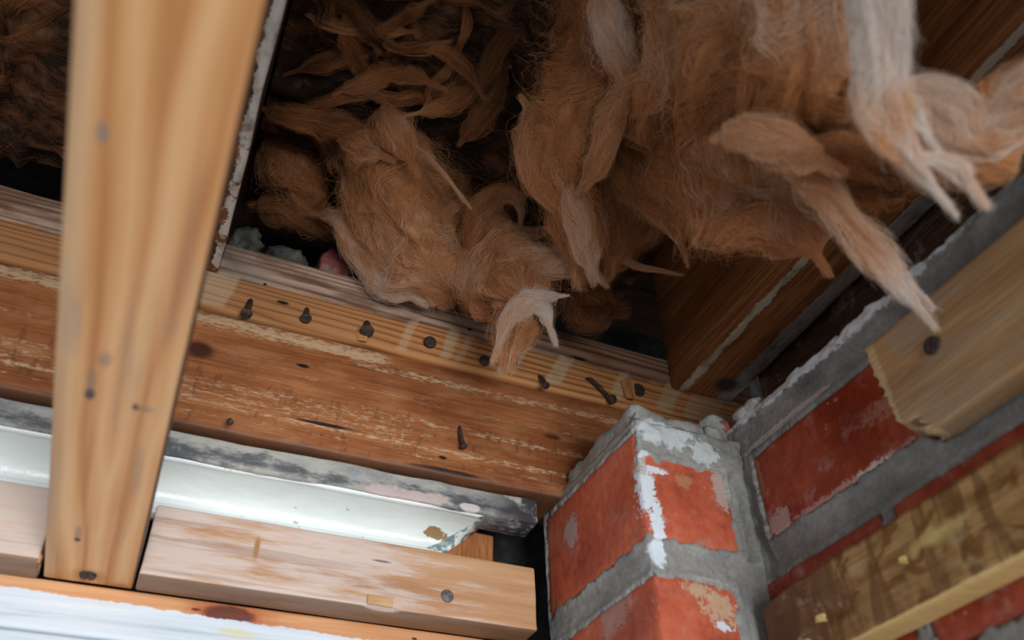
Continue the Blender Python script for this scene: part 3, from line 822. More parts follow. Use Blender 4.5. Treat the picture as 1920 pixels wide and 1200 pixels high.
wall = thing('wall_right', 'dark red brick wall with grey mortar joints', None, (0.36, 0.15, -0.4), kind='structure')
salt_w = [((.344, .378, .252), (.006, .012, .010), lin(196, 170, 160), .6, 2.0), ((.347, .33, .246), (.008, .09, .0045), lin(190, 150, 140), .6, 2.2), ((.35, .27, .275), (.008, .035, .007), lin(200, 150, 130), .35, 2.6), ((.346, .30, .2465), (.006, .02, .004), lin(206, 190, 176), .7, 2.4), ((.343, .386, .29), (.006, .003, .016), lin(150, 104, 70), .7, 1.2)]
m_bw = brick_mat('wall_brick', salt_w, lin(104, 33, 15), lin(142, 50, 23), lin(170, 78, 48), .36)
m_mw = mortar_mat('wall_mortar', [((.344, .392, .28), (.008, .006, .05), lin(168, 160, 152), .5, 1.5), ((.346, .30, .337), (.01, .14, .0085), lin(206, 202, 202), .85, 1.5), ((.345, .355, .312), (.01, .05, .003), lin(188, 172, 164), .7, 1.6)], .70)
wrows = [(0.2465, 0.3055, [(0.0105, 0.176), (0.187, 0.32), (0.331, 0.46), (.471, .60)]), (0.1460, 0.2235, [(-0.02, 0.0945), (0.1025, 0.24), (0.251, 0.38), (.391, .52)]),
         (0.0640, 0.1250, [(0.0, .13), (.141, .272), (.283, .41)]), (-0.0015, .0575, [(-.02, .06), (.071, .2), (.211, .34)]), (-.0845, -.0255, [(0., .13), (.141, .272), (.283, .41)]), (-.1675, -.1085, [(-.02, .06), (.071, .2), (.211, .34)]), (-.2505, -.1915, [(0., .13), (.141, .272), (.283, .41)]), (-.3335, -.2745, [(-.02, .06), (.071, .2), (.211, .34)])]
rects = []
for i, (a, b, spans) in enumerate(wrows):
    for j, (p, q) in enumerate(spans):
        nn = (4, 60, 24) if i < 2 and j < 2 else (3, 10, 5)
        v, f = box_grid(WP[0] + .0002, WP[0] + .06, WP[1] - q, WP[1] - p, a, b, n=nn, r=.003, amp=.0011, scale=(40, 20, 40), seed=201 + i * 7 + j, yaw=YAW, pivot=tuple(WP))
        mesh_obj('brick', v, f, m_bw, wall)
        rects.append((p, q, a, b))
def top_shape(U, W, n):
    # struck upper joint with white lumps along its top
    k = np.clip((W - 0.327) / .004, 0, 1)
    lump = np.clip(fbm(U * 60, W * 160, .5, 4, 61) + .15, 0, 1) * k * .004 - .05 * (W > .3375 + .004 * fbm(U * 60, .3, .1, 4, 5))
    low = -np.exp(-((W - 0.2345) / .006) ** 2) * .0012
    vj = -np.exp(-((U - 0.004) / .0035) ** 2) * np.clip((.300 - W) / .01, 0, 1) * .003
    ridge = np.exp(-((U - 0.0105) / .0016) ** 2) * np.clip((.302 - W) / .01, 0, 1) * np.clip((W - .24) / .01, 0, 1) * .0022
    return lump + low + vj + ridge
v, f = mortar_sheet(np.concatenate([np.arange(-0.006, 0.26, 0.0016), np.arange(.262, .60, .006)]), np.arange(0.135, 0.3425, 0.0014), rects, wall_place, 19, wid=.0032, shaped=top_shape)
mesh_obj('mortar', v, f, m_mw, wall)
v, f = box_grid(WP[0] + .004, WP[0] + .10, WP[1] - .62, WP[1] + .07, -0.40, 0.340, n=(3, 20, 10), r=.003, yaw=YAW, pivot=tuple(WP))
mesh_obj('mortar_core', v, f, m_mw, wall)
# lumps squeezed out along the wall top
def lump_mesh(pts, seed):
    parts = []
    for i, (p, s) in enumerate(pts):
        bm = bmesh.new(); bmesh.ops.create_icosphere(bm, subdivisions=3, radius=1)
        V = np.array([q.co for q in bm.verts]); Fc = [[q.index for q in fc.verts] for fc in bm.faces]; bm.free()
        V *= (1 + .4 * fbm(V[:, 0] * 1.6 + i * 7, V[:, 1] * 1.6, V[:, 2] * 1.6, 4, seed))[:, None]
        parts.append((V * np.array(s) + np.array(p), Fc))
    return join(*parts)
m_lw = mortar_mat('pale_mortar', [], 1.15)
pts = []
for u, dz, s in ((.012, .001, .006), (.022, .002, .005)):
    q = wall_place(np.array([u]), np.array([.339 + dz]), np.array([-.002]))[0]
    pts.append((q, (s, s * 1.6, s * .8)))
pts += [((.3365, .412, .340), (.010, .012, .009)), ((.345, .418, .347), (.009, .010, .008)), ((.330, .407, .331), (.007, .006, .006))]
mesh_obj('mortar_lump', *lump_mesh(pts, 5), m_lw, wall)
q = wall_place(np.array([-.004]), np.array([.337]), np.array([.004]))[0]
nt = NT('brick_chip'); m_chip = nt.finish(nt.ramp(nt.noise(90), [(.3, lin(140, 70, 56)), (.7, lin(186, 112, 96))]), rough=.9)
mesh_obj('brick_chip', *lump_mesh([(q, (.005, .005, .0045))], 8), m_chip, wall)

# ---- two battens fixed to the brick wall
def batten_mat(name, stops, mode):
    nt = NT(name)
    col, h, fin, br = wood_nodes(nt, 'y', stops, along=4.5, across=75, fine=.15, dist=.9)
    if mode == 'upper':
        col = nt.mix(nt.mul(nt.rng(nt.noise(1, stretch=(60, 10, 60), detail=4), .45, .65), .5), col, lin(150, 132, 112))
        col = nt.spot(col, (.3305, .256, .2845), (.01, .010, .012), lin(176, 122, 66), soft=.7, strength=.6)
        d = nt.rng(nt.add(nt.y, nt.mul(nt.noise(300), .003)), .2585, .2615)
        col = nt.mix(nt.mul(d, .6), col, lin(214, 182, 134))
        r = .7
    else:
        saw = nt.noise(1, stretch=(30, 95, 14), detail=4, dist=.7)
        col = nt.mix(nt.rng(saw, .46, .60, 0, .75), col, lin(104, 68, 32))
        pale = nt.noise(1, stretch=(40, 26, 46), detail=4)
        col = nt.mix(nt.rng(pale, .55, .66, 0, .5), col, lin(186, 158, 112))
        rs = nt.noise(1, stretch=(50, 40, 60), detail=2, dist=1.5)
        col = nt.mix(nt.rng(rs, .53, .63, 0, .85), col, lin(116, 70, 20))
        col = nt.mix(nt.mul(nt.rng(nt.add(nt.y, nt.mul(nt.noise(40), .07)), .345, .41), .75), col, lin(88, 56, 44))
        col = nt.mix(nt.mul(nt.rng(nt.noise(90, detail=4), .6, .7), nt.rng(nt.y, .30, .36)), col, lin(160, 136, 120))
        col = nt.spot(col, (.3255, .262, .1855), (.008, .020, .005), lin(206, 176, 112), soft=.5, wob=1.0, strength=.85)
        col = nt.mix(nt.rng(nt.z, .1613, .1605), col, lin(206, 172, 112))
        h = nt.add(h, nt.add(nt.mul(saw, .8), nt.mul(rs, .5)))
        r = .5
    return nt.finish(col, rough=r, bump=h, bstr=.5, bdist=.0016, spec=.35)


m_bu = batten_mat('upper_batten_wood', [(.3, lin(140, 100, 64)), (.5, lin(166, 124, 82)), (.7, lin(182, 146, 104))], 'upper')
m_bl = batten_mat('lower_batten_wood', [(.3, lin(132, 92, 48)), (.5, lin(158, 116, 66)), (.7, lin(178, 140, 88))], 'lower')
bu = thing('wall_batten', 'grey-brown sawn batten with one dark screw, its cut end over the red brick', 'batten', (.34, .1, .233), kind='thing')
def cut_end(P):
    P = P.copy()
    k = np.clip((P[:, 1] - .12) / .14, 0, 1)
    off = -0.0005 * 0 - np.clip((.2500 - P[:, 2]) / .0165, 0, 1) * .012 - np.clip((.285 - P[:, 2]) / .035, 0, 1) * .003
    jag = .0016 * noise(P[:, 2] * 420, P[:, 0] * 200, 0, 4)
    P[:, 1] += np.where(P[:, 1] > .2555, off + jag, 0)
    return P
v, f = box_grid(.3300, .3476, -.35, .2645, .2338, .2992, n=(4, 110, 34), r=.0016, amp=.0006, scale=(40, 14, 40), seed=301, fn=cut_end, yaw=0)
def shear(v):   # follow the wall face
    v = v.copy(); v[:, 0] += -(v[:, 1] - .2645) * math.tan(YAW); return v
mesh_obj('timber', shear(v), f, m_bu, bu)
slot_screw(bu, (.33125, .2262, .2723), (-1, -.037, 0), r=.0052, ang=.5, lab='dark slotted screw head')

bl = thing('wall_batten', 'rough yellow-brown resinous batten with a worn end against the brick pier', 'batten', (.335, .1, .1595), kind='thing')
def worn(P):
    P = P.copy()
    e = np.clip((P[:, 1] - .345) / .045, 0, 1)
    c = .182
    P[:, 2] = c + (P[:, 2] - c) * (1 - .10 * e ** 2)
    front = np.clip((.330 - P[:, 0]) / .008, 0, 1)
    P[:, 0] += front * (.0035 * e + .0011 * fbm(P[:, 1] * 90, P[:, 2] * 70, .2, 4, 9) + .0006 * noise(P[:, 1] * 260, P[:, 2] * 40, 2))
    # torn-out pockets
    for (yy, zz, ry, rz, dp) in ((.335, .178, .016, .006, .004), (.352, .168, .014, .006, .004), (.285, .189, .01, .003, .002), (.232, .196, .012, .004, .002)):
        P[:, 0] += front * dp * np.exp(-((P[:, 1] - yy) / ry) ** 2 - ((P[:, 2] - zz) / rz) ** 2)
    return P
v, f = box_grid(.3236, .3436, -.35, .3915, .1595, .2040, n=(5, 190, 34), r=.0024, amp=.0008, scale=(60, 30, 60), seed=311, fn=worn)
v = v.copy(); v[:, 0] += -(v[:, 1] - .3898) * math.tan(YAW)
mesh_obj('timber', v, f, m_bl, bl)
nt = NT('yellow_split_wood'); m_ysp = nt.finish(nt.ramp(nt.noise(1, stretch=(200, 40, 200)), [(.35, lin(186, 150, 84)), (.65, lin(216, 188, 128))]), rough=.6)
for p, s, lab in (((.3243, .345, .1765), (.002, .006, .0022), 'torn yellow splinter'), ((.3252, .362, .1685), (.0022, .007, .003), 'torn splinter near the worn end'), ((.3262, .2835, .1815), (.0016, .004, .002), None)):
    splinter(bl, p, s, lab, m_ysp)


# ================================================================== GLASS WOOL
def wool_material(name, fibre):
    nt = NT(name)
    at_ = nt.n.new('ShaderNodeAttribute'); at_.attribute_name = 'tint'
    t = at_.outputs['Fac']
    if fibre:
        f = t
    else:
        fl = nt.n.new('ShaderNodeAttribute'); fl.attribute_name = 'flow'
        n1 = nt.noise(1, vec=fl.outputs['Vector'], stretch=(16, 120, 120), detail=4, rough=.6, dist=.6)
        n2 = nt.noise(55, detail=4)
        f = nt.add(t, nt.add(nt.mul(nt.add(n1, -.5), .7), nt.mul(nt.add(n2, -.5), .6)))
    col = nt.ramp(f, [(0.0, lin(56, 42, 34)), (0.25, lin(142, 96, 66)), (0.5, lin(208, 142, 90)), (0.72, lin(224, 176, 132)), (1.0, lin(228, 216, 206))])
    if fibre:
        d = nt.n.new('ShaderNodeBsdfDiffuse'); nt.put(d.inputs[0], col)
        tr = nt.n.new('ShaderNodeBsdfTranslucent'); nt.put(tr.inputs[0], col)
        mx = nt.n.new('ShaderNodeMixShader'); mx.inputs[0].default_value = .35
        nt.l.new(d.outputs[0], mx.inputs[1]); nt.l.new(tr.outputs[0], mx.inputs[2]); nt.l.new(mx.outputs[0], nt.out.inputs[0])
        return nt.m
    return nt.finish(col, rough=1.0, bump=nt.noise(1, vec=fl.outputs['Vector'], stretch=(24, 300, 300), detail=5, rough=.65), bstr=.8, bdist=.003, spec=.05, trans=.30)


M_WOOL = wool_material('glass_wool', False)
M_FIB = wool_material('glass_wool_fibres', True)


def fibres(name, P, rad, tint, parent):
    """P: (strands, points, 3) world positions."""
    n, k, _ = P.shape
    base = np.array(parent.location)
    hc = bpy.data.hair_curves.new(name)
    hc.add_curves([k] * n)
    hc.attributes['position'].data.foreach_set('vector', (P - base).astype(np.float32).ravel())
    ra = hc.attributes.get('radius') or hc.attributes.new('radius', 'FLOAT', 'POINT')
    taper = np.interp(np.linspace(0, 1, k), [0, .12, .75, 1], [.5, 1, 1, .3])
    ra.data.foreach_set('value', (np.asarray(rad)[:, None] * taper[None, :]).astype(np.float32).ravel())
    ta = hc.attributes.new('tint', 'FLOAT', 'POINT')
    ta.data.foreach_set('value', np.broadcast_to(tint, (n, k)).astype(np.float32).ravel())
    hc.materials.append(M_FIB)
    o = bpy.data.objects.new(name, hc); COL.objects.link(o)
    o.parent = parent; o['kind'] = 'stuff'
    return o


def catmull(P, n):
    P = np.asarray(P, float)
    seg = np.linalg.norm(np.diff(P[:, :3], axis=0), axis=1) ** .5
    t = np.concatenate([[0], np.cumsum(seg)]); t /= t[-1]
    m = np.gradient(P, t, axis=0) if len(P) > 2 else np.repeat((P[1] - P[0])[None], 2, 0)
    q = np.linspace(0, 1, n); i = np.clip(np.searchsorted(t, q, 'right') - 1, 0, len(t) - 2)
    h = (t[i + 1] - t[i])[:, None]; u = ((q - t[i]) / (t[i + 1] - t[i]))[:, None]
    return (2 * u ** 3 - 3 * u ** 2 + 1) * P[i] + (u ** 3 - 2 * u ** 2 + u) * h * m[i] + (-2 * u ** 3 + 3 * u ** 2) * P[i + 1] + (u ** 3 - u ** 2) * h * m[i + 1]


class Strand:
    """One lobe of teased-out wool: a twisted, lobed, tapering body along a curved axis."""
    def __init__(s, pts, flat=0.55, twist=1.0, seed=0, lobes=0.34, world=False):
        # pts: (photo x, photo y, distance, apparent width in photo pixels, tint)
        raw = pts if world else [tuple(at(p[0], p[1], p[2])) + (p[3] * p[2] / F_PX / 2 * .86, p[4]) for p in pts]
        s.n = 90
        c = catmull(raw, s.n)
        s.P, s.r, s.t = c[:, :3], np.maximum(c[:, 3], .0006), c[:, 4]
        s.L = np.linalg.norm(np.diff(s.P, axis=0), axis=1).sum()
        T = np.gradient(s.P, axis=0); T /= np.linalg.norm(T, axis=1, keepdims=True)
        s.T = T
        view = s.P / np.linalg.norm(s.P, axis=1, keepdims=True)
        a = np.cross(T, view); a /= np.maximum(np.linalg.norm(a, axis=1, keepdims=True), 1e-6)
        for i in range(1, s.n):
            if np.dot(a[i], a[i - 1]) < 0: a[i] = -a[i]
        s.A, s.B = a, np.cross(T, a)
        s.flat, s.twist, s.seed, s.lobes = flat, twist, seed, lobes

    def surf(s, u, phi, rf=1.0, em=.45):
        """u along 0..1 (a little beyond is allowed), phi around, rf radial factor."""
        uc = np.clip(u, 0, 1); x = uc * (s.n - 1); i = np.clip(x.astype(int), 0, s.n - 2); f = (x - i)[..., None]
        g = lambda q: q[i] * (1 - f) + q[i + 1] * f
        P, A, B, T = g(s.P), g(s.A), g(s.B), g(s.T)
        r = g(s.r[:, None])[..., 0]
        end = np.sqrt(np.clip(np.minimum(uc / .07, (1 - uc) / .09), em * em, 1))
        ph = phi + s.twist * uc * 3
        lob = 1 + s.lobes * np.sin(3 * ph + s.seed) * .5 + s.lobes * noise(np.cos(ph) * 1.6 + s.seed * 3.1, np.sin(ph) * 1.6, uc * s.L * 34, s.seed) \
            + s.lobes * .55 * noise(np.cos(ph) * 4 + 9, np.sin(ph) * 4, uc * s.L * 60, s.seed + 3)
        R = r * end * lob * rf
        over = (u - uc) * s.L
        sway = .18 * r[..., None] * (noise(uc * s.L * 26, s.seed + .5, 0, 7)[..., None] * A + noise(uc * s.L * 26, s.seed + 9.5, 0, 8)[..., None] * B)
        return P + T * over[..., None] + sway + (R * np.cos(phi))[..., None] * A + (R * np.sin(phi) * s.flat)[..., None] * B

    def tint(s, u):
        return np.interp(np.clip(u, 0, 1), np.linspace(0, 1, s.n), s.t)


def build_strand(parent, st, nfib, frad=.00016, fuzz=1.0, name='wool_strand', core=0.93):
    nu = int(np.clip(st.L / .0014, 16, 130)); m = 56
    U, PH = np.meshgrid(np.linspace(0, 1, nu), np.arange(m) / m * 2 * math.pi, indexing='ij')
    tw = PH + st.twist * U * 3
    crease = np.abs(fbm(np.cos(tw) * 2.2 + 3, np.sin(tw) * 2.2, U * st.L * 45, 3, st.seed + 21))
    rid = 1 - .42 * np.clip(.30 - crease, 0, 1) / .30 + .16 * fbm(np.cos(tw) * 5, np.sin(tw) * 5, U * st.L * 110, 3, st.seed + 11)
    V = st.surf(U, PH, core * rid, .12)
    Fc = [(i * m + k, i * m + (k + 1) % m, (i + 1) * m + (k + 1) % m, (i + 1) * m + k) for i in range(nu - 1) for k in range(m)]
    Fc += [tuple(range(m)), tuple(range((nu - 1) * m, nu * m))]
    rr = np.interp(U.ravel(), np.linspace(0, 1, st.n), st.r)
    flow = np.stack([U.ravel() * st.L + st.seed, np.cos(PH.ravel() + st.twist * U.ravel() * 3) * rr, np.sin(PH.ravel() + st.twist * U.ravel() * 3) * rr], 1)
    tn = st.tint(U.ravel()) + .12 * noise(PH.ravel() * 1.3, U.ravel() * st.L * 40, st.seed, 5)
    o = mesh_obj(name, V.reshape(-1, 3), Fc, M_WOOL, parent, attrs={'tint': tn, 'flow': flow})
    # fibres gathered in locks that lie over the body; some locks stand off and fray
    k = 10
    nl = max(8, nfib // 26)
    lock = RNG.integers(0, nl, nfib)
    wts = np.cumsum(st.r + .0004); wts /= wts[-1]
    lu = np.interp(RNG.random(nl), wts, np.linspace(0, 1, st.n)) - .06
    lp = RNG.random(nl) * 2 * math.pi
    lln = RNG.uniform(.010, .038, nl)
    ldr = RNG.normal(.4, .9, nl)
    wild = RNG.random(nl) < .22
    lout = np.where(wild, RNG.uniform(.98, 1.16, nl), RNG.uniform(.84, 1.03, nl))
    lift = np.where(wild, RNG.uniform(.05, .38, nl) * fuzz, RNG.uniform(-.12, .06, nl))
    lcol = RNG.normal(.02, .13, nl)
    tt = np.linspace(0, 1, k)[None, :]
    g = lambda q: q[lock][:, None]
    spread = np.where(RNG.random(nfib) < .12, 2.6, 1.0)[:, None] * (1.15 - .75 * tt)
    rloc = np.maximum(np.interp(np.clip(lu, 0, 1), np.linspace(0, 1, st.n), st.r), .0015)
    u = g(lu) + RNG.normal(0, .0035, nfib)[:, None] / st.L * spread + g(lln) * RNG.uniform(.6, 1.25, nfib)[:, None] / max(st.L, .02) * tt
    u = np.clip(u, -.06, 1 + .012 / st.L * RNG.random(nfib)[:, None])
    ph = g(lp) + RNG.normal(0, 1, nfib)[:, None] * np.minimum(.0022 / g(rloc), .5) * spread + g(ldr) * tt + .22 * np.sin(tt * 4 + g(lp) * 9)
    rf = g(lout) + g(lift) * tt ** 1.6 + RNG.normal(0, .035, nfib)[:, None]
    P = st.surf(u, ph, rf)
    fr = RNG.random(nfib)[:, None] * 60
    lf = g(lp) * 11
    jit = (np.where(wild[lock], .0016, .0007) * fuzz)[:, None, None]
    P = P + jit * tt[..., None] * np.stack([noise(tt * 3 + fr, fr, 0, 3) + noise(tt * 2 + lf, lf, 0, 13), noise(tt * 3 + fr, fr + 20, 0, 4) + noise(tt * 2 + lf, lf + 20, 0, 14), noise(tt * 3 + fr, fr + 40, 0, 5) + noise(tt * 2 + lf, lf + 40, 0, 15)], -1)
    tn = st.tint(u) + lcol[lock][:, None] + RNG.normal(0.03, .07, nfib)[:, None]
    return P, np.full(nfib, frad) * RNG.uniform(.6, 1.3, nfib), tn


def cotton(st, n, frad, fuzz):
    """Short fine fibres lying every way over a lobe: its cottony nap."""
    k = 10
    wts = np.cumsum(st.r + .0004); wts /= wts[-1]
    u0 = np.interp(RNG.random(n), wts, np.linspace(0, 1, st.n)); p0 = RNG.random(n) * 2 * math.pi
    r = np.maximum(np.interp(u0, np.linspace(0, 1, st.n), st.r), .002)
    d = RNG.normal(0, .9, n); ln = RNG.uniform(.006, .020, n); cur = RNG.normal(0, 2.2, n)
    out = np.where(RNG.random(n) < .38, 1 + .34 * RNG.random(n) ** 1.6, RNG.uniform(.9, 1.06, n))
    U, PH = np.zeros((n, k)), np.zeros((n, k)); u, p = u0.copy(), p0.copy()
    for j in range(k):
        U[:, j], PH[:, j] = u, p
        u = u + np.cos(d) * ln / k / st.L; p = p + np.sin(d) * ln / k / r; d = d + cur / k
    U = np.clip(U, -.03, 1 + .006 / st.L)
    rf = out[:, None] + .06 * np.sin(np.linspace(0, 3.1, k))[None, :] * RNG.normal(0, 1, n)[:, None]
    P = st.surf(U, PH, rf)
    return P, np.full(n, frad * .7) * RNG.uniform(.6, 1.2, n), st.tint(U) + RNG.normal(.05, .09, n)[:, None]


def sheaf(st, n, frad, spread=.62):
    """Loose fibres running along a lobe, dense at its heart and thinning out to nothing at its edge."""
    k = 10
    tt = np.linspace(0, 1, k)[None, :]
    u0 = RNG.uniform(-.12, .98, n); ln = RNG.uniform(.012, .045, n) / max(st.L, .02)
    u = np.minimum(u0[:, None] + ln[:, None] * tt, 1 + .014 / st.L * RNG.random(n)[:, None]); u = np.maximum(u, -.014 / st.L)
    lockn = max(6, n // 18); lock = RNG.integers(0, lockn, n)
    la, lb = RNG.normal(0, spread, lockn), RNG.normal(0, spread, lockn)
    a0 = la[lock] + RNG.normal(0, .16, n); b0 = lb[lock] + RNG.normal(0, .16, n)
    fr = (lock * 3.7)[:, None] + RNG.random(n)[:, None] * .8
    a = a0[:, None] + .55 * noise(tt * 2.2 + fr, fr, .1, 31) * (.3 + tt) + .14 * noise(tt * 5, RNG.random(n)[:, None] * 90, .1, 33)
    b = b0[:, None] + .55 * noise(tt * 2.2 + fr, fr + 30, .1, 32) * (.3 + tt) + .14 * noise(tt * 5, RNG.random(n)[:, None] * 90, .1, 34)
    rf = np.hypot(a, b); ph = np.arctan2(b, a)
    P = st.surf(u, ph, rf)
    lk = lock[:, None] * 5.3; fz = RNG.random(n)[:, None] * 70
    wav = lambda q: noise(tt * 2.4 + lk, lk + q, .5, 41) * .0028 + noise(tt * 2.0 + fz, fz + q, .5, 43) * .0022
    P = P + ((tt - .35) ** 2 * 2.2 + .15)[..., None] * np.stack([wav(0), wav(20), wav(40)], -1)
    lcol = RNG.normal(.03, .12, lockn)
    return P, np.full(n, frad) * RNG.uniform(.5, 1.2, n), st.tint(u) + lcol[lock][:, None] + RNG.normal(0, .05, n)[:, None]


def tuft(label_, loc_px, strands, group=None, frad=.0001, fuzz=1.0, near=1.0, core=.92, lay=1.0):
    """strands: list of (points, fibre count, flat, twist)."""
    loc = at(*loc_px)
    t = thing('wool_tuft', label_, 'insulation', tuple(loc), group=group, kind='thing')
    Ps, Rs, Ts = [], [], []
    for j, (pts, nf, flat, tw) in enumerate(strands):
        pts = [(p[0], p[1], p[2] * near) + tuple(p[3:]) for p in pts]
        st = Strand(pts, flat, tw, seed=len(bpy.data.meshes) % 53 + j)
        P, R, T = build_strand(t, st, int(nf * 1.7 * lay), frad * .85, fuzz, core=core)
        P2, R2, T2 = cotton(st, int(nf * 3.4 * lay), frad * .62, fuzz)
        P3, R3, T3 = sheaf(st, int(nf * (2.0 + 2.4 * (1 - lay))), frad * .5, .50 + .1 * (1 - lay))
        P, R, T = np.concatenate([P, P2, P3]), np.concatenate([R, R2, R3]), np.concatenate([T, T2, T3])
        Ps.append(P); Rs.append(R); Ts.append(T)
    fibres('loose_fibres', np.concatenate(Ps), np.concatenate(Rs), np.concatenate(Ts), t)
    return t


def batt(label_, x0, x1, y0, y1, z0, amp, ang, tint, nfib, seed, hole=None, wisps=0, wbox=None):
    """Flat batt of wool lying between the joists, its lumpy underside hanging toward the room."""
    t = thing('insulation_batt', label_, 'insulation', ((x0 + x1) / 2, (y0 + y1) / 2, z0), kind='thing')
    ca, sa = math.cos(ang), math.sin(ang)
    def zf(x, y):
        a, b = x * ca + y * sa, -x * sa + y * ca
        wx = .02 * noise(x * 22, y * 22, 1, seed + 2); 
        big = fbm(a * 9 + wx * 40, b * 20 + wx * 90, .3, 2, seed)
        rid = 1 - np.sqrt(fbm(a * 12 + wx * 90, b * 34 + wx * 160, .7, 2, seed + 4) ** 2 + .02) * 2.2
        z = z0 - amp * (.8 * big + .4 * rid)
        if hole is not None: z = z + hole(x, y)
        return np.minimum(z, 0.596)
    nx, ny = int((x1 - x0) / .0028), int((y1 - y0) / .0028)
    X, Y = np.meshgrid(np.linspace(x0, x1, nx), np.linspace(y0, y1, ny), indexing='ij')
    Z = zf(X, Y)
    V = np.stack([X.ravel(), Y.ravel(), Z.ravel()], 1)
    top = V.copy(); top[:, 2] = .598
    Fc = [(i * ny + j, (i + 1) * ny + j, (i + 1) * ny + j + 1, i * ny + j + 1) for i in range(nx - 1) for j in range(ny - 1)]
    tn = tint + .28 * fbm(X.ravel() * 16, Y.ravel() * 16, .4, 3, seed + 6)
    a, b = X.ravel() * ca + Y.ravel() * sa, -X.ravel() * sa + Y.ravel() * ca
    mesh_obj('wool_mat', V, Fc, M_WOOL, t, attrs={'tint': tn, 'flow': np.stack([a * .8, b * .6, Z.ravel() * .6], 1)})
    k = 9
    x = RNG.uniform(x0, x1, nfib); y = RNG.uniform(y0, y1, nfib)
    d = ang + 1.0 * noise(x * 9, y * 9, .2, seed + 8) + RNG.normal(0, .35, nfib)
    ln = RNG.uniform(.015, .05, nfib); cur = RNG.normal(0, .9, nfib)
    P = np.zeros((nfib, k, 3)); wild = RNG.random(nfib)
    for j in range(k):
        z = zf(x, y) + .001 - np.where(wild > .88, RNG.uniform(0, .006, nfib) * math.sin(j / (k - 1) * math.pi), .0016 * j / k)
        P[:, j] = np.stack([x, y, z], 1)
        x = np.clip(x + np.cos(d) * ln / k, x0, x1); y = np.clip(y + np.sin(d) * ln / k, y0, y1); d = d + cur / k
    tn = tint + .28 * fbm(P[:, :, 0] * 16, P[:, :, 1] * 16, .4, 3, seed + 6) + RNG.normal(.05, .12, nfib)[:, None]
    R_ = RNG.uniform(.00006, .00013, nfib)
    # thin curling wisps teased out of the mat
    Ps, Rs, Ts = [P], [R_], [tn]
    rr = random.Random(seed)
    for i in range(wisps):
        wx, wy = rr.uniform(*wbox[:2]), rr.uniform(*wbox[2:])
        d = ang + rr.gauss(0, .7); turn = rr.gauss(0, 1.3); L = rr.uniform(.03, .10); r0 = rr.uniform(.0012, .0055); tc = rr.uniform(.08, .42)
        pts, n = [], 6
        for j in range(n):
            f = j / (n - 1)
            pts.append((wx, wy, float(zf(np.array(wx), np.array(wy))) - .002 - .006 * math.sin(math.pi * f) * rr.uniform(.3, 1), r0 * (.45 + .5 * rr.random()) + .0004, tc + rr.gauss(0, .07)))
            wx = min(max(wx + math.cos(d) * L / n, x0 + .004), x1 - .004); wy = min(wy + math.sin(d) * L / n, y1 - .006); d += turn / n + rr.gauss(0, .25)
        st = Strand(pts, .5, rr.uniform(-1.5, 1.5), seed=seed + i, world=True)
        a_, b_, c_ = sheaf(st, int(400 + r0 * 260000), .00006, .62)
        Ps.append(a_); Rs.append(b_); Ts.append(c_)
    Ps = [q[:, :9] for q in Ps]; Ts = [np.broadcast_to(q, (len(q), q.shape[1]))[:, :9] for q in Ts]
    fibres('loose_fibres', np.concatenate(Ps), np.concatenate(Rs), np.concatenate(Ts), t)
    return t


def mid_hole(x, y):
    # the batt is torn away toward the far joist and along the header
    return .09 * np.clip((x - .20) / .06, 0, 1) + .05 * np.clip((y - .45) / .03, 0, 1)


batt('brown wool batt filling the bay on the far side of the long batten', -0.42, -0.060, -.15, .497, .512, .022, 0.15, .06, 20000, 3, wisps=22, wbox=(-.26, -.07, .24, .48))  # low tint on both batts puts the shade of the bays into the colour
batt('brown torn wool batt deep in the bay between the two joists', -0.006, .370, -.15, .56, .560, .024, 0.25, .02, 26000, 14, hole=mid_hole, wisps=46, wbox=(0, .22, .18, .47))

D = 0.66
tuft('plump tan wool tuft packed against the board top, largest of those behind the nails', (760, 350, .67), [
    ([(740, 175, .70, 110, .35), (742, 260, .675, 150, .55), (745, 350, .66, 175, .50), (775, 430, .655, 160, .55), (815, 500, .66, 120, .62), (832, 552, .67, 80, .55)], 2600, .6, .8),
    ([(640, 240, .71, 90, .35), (690, 310, .685, 130, .5), (715, 400, .67, 130, .55), (755, 480, .665, 100, .60), (800, 548, .67, 60, .66)], 2000, .6, -.7),
    ([(830, 290, .70, 60, .3), (850, 370, .69, 90, .35), (845, 460, .68, 80, .4), (850, 540, .685, 60, .4)], 1000, .6, .5)])
tuft('cream strand of wool curling down onto the board top beside the brick fragment', (690, 480, .68), [
    ([(598, 402, .69, 16, .6), (632, 410, .68, 30, .7), (652, 450, .672, 32, .72), (690, 492, .668, 40, .76), (735, 528, .668, 58, .85), (780, 556, .67, 40, .8)], 1300, .7, .8)])
tuft('small rolled tan wool lobe close to the dark joist, above the grey crumb', (550, 320, .70), [
    ([(503, 258, .71, 44, .42), (535, 300, .70, 70, .48), (570, 345, .70, 72, .44), (606, 384, .71, 44, .4)], 1100, .7, 1.2),
    ([(498, 280, .72, 40, .3), (516, 330, .72, 50, .32), (545, 372, .72, 36, .32)], 500, .7, .5)])
tuft('dull grey-brown fluff lying above the grey mortar crumb', (560, 400, .72), [
    ([(480, 388, .72, 40, .28), (540, 394, .715, 54, .32), (600, 412, .715, 50, .34), (640, 440, .72, 36, .3)], 900, .7, .6)])
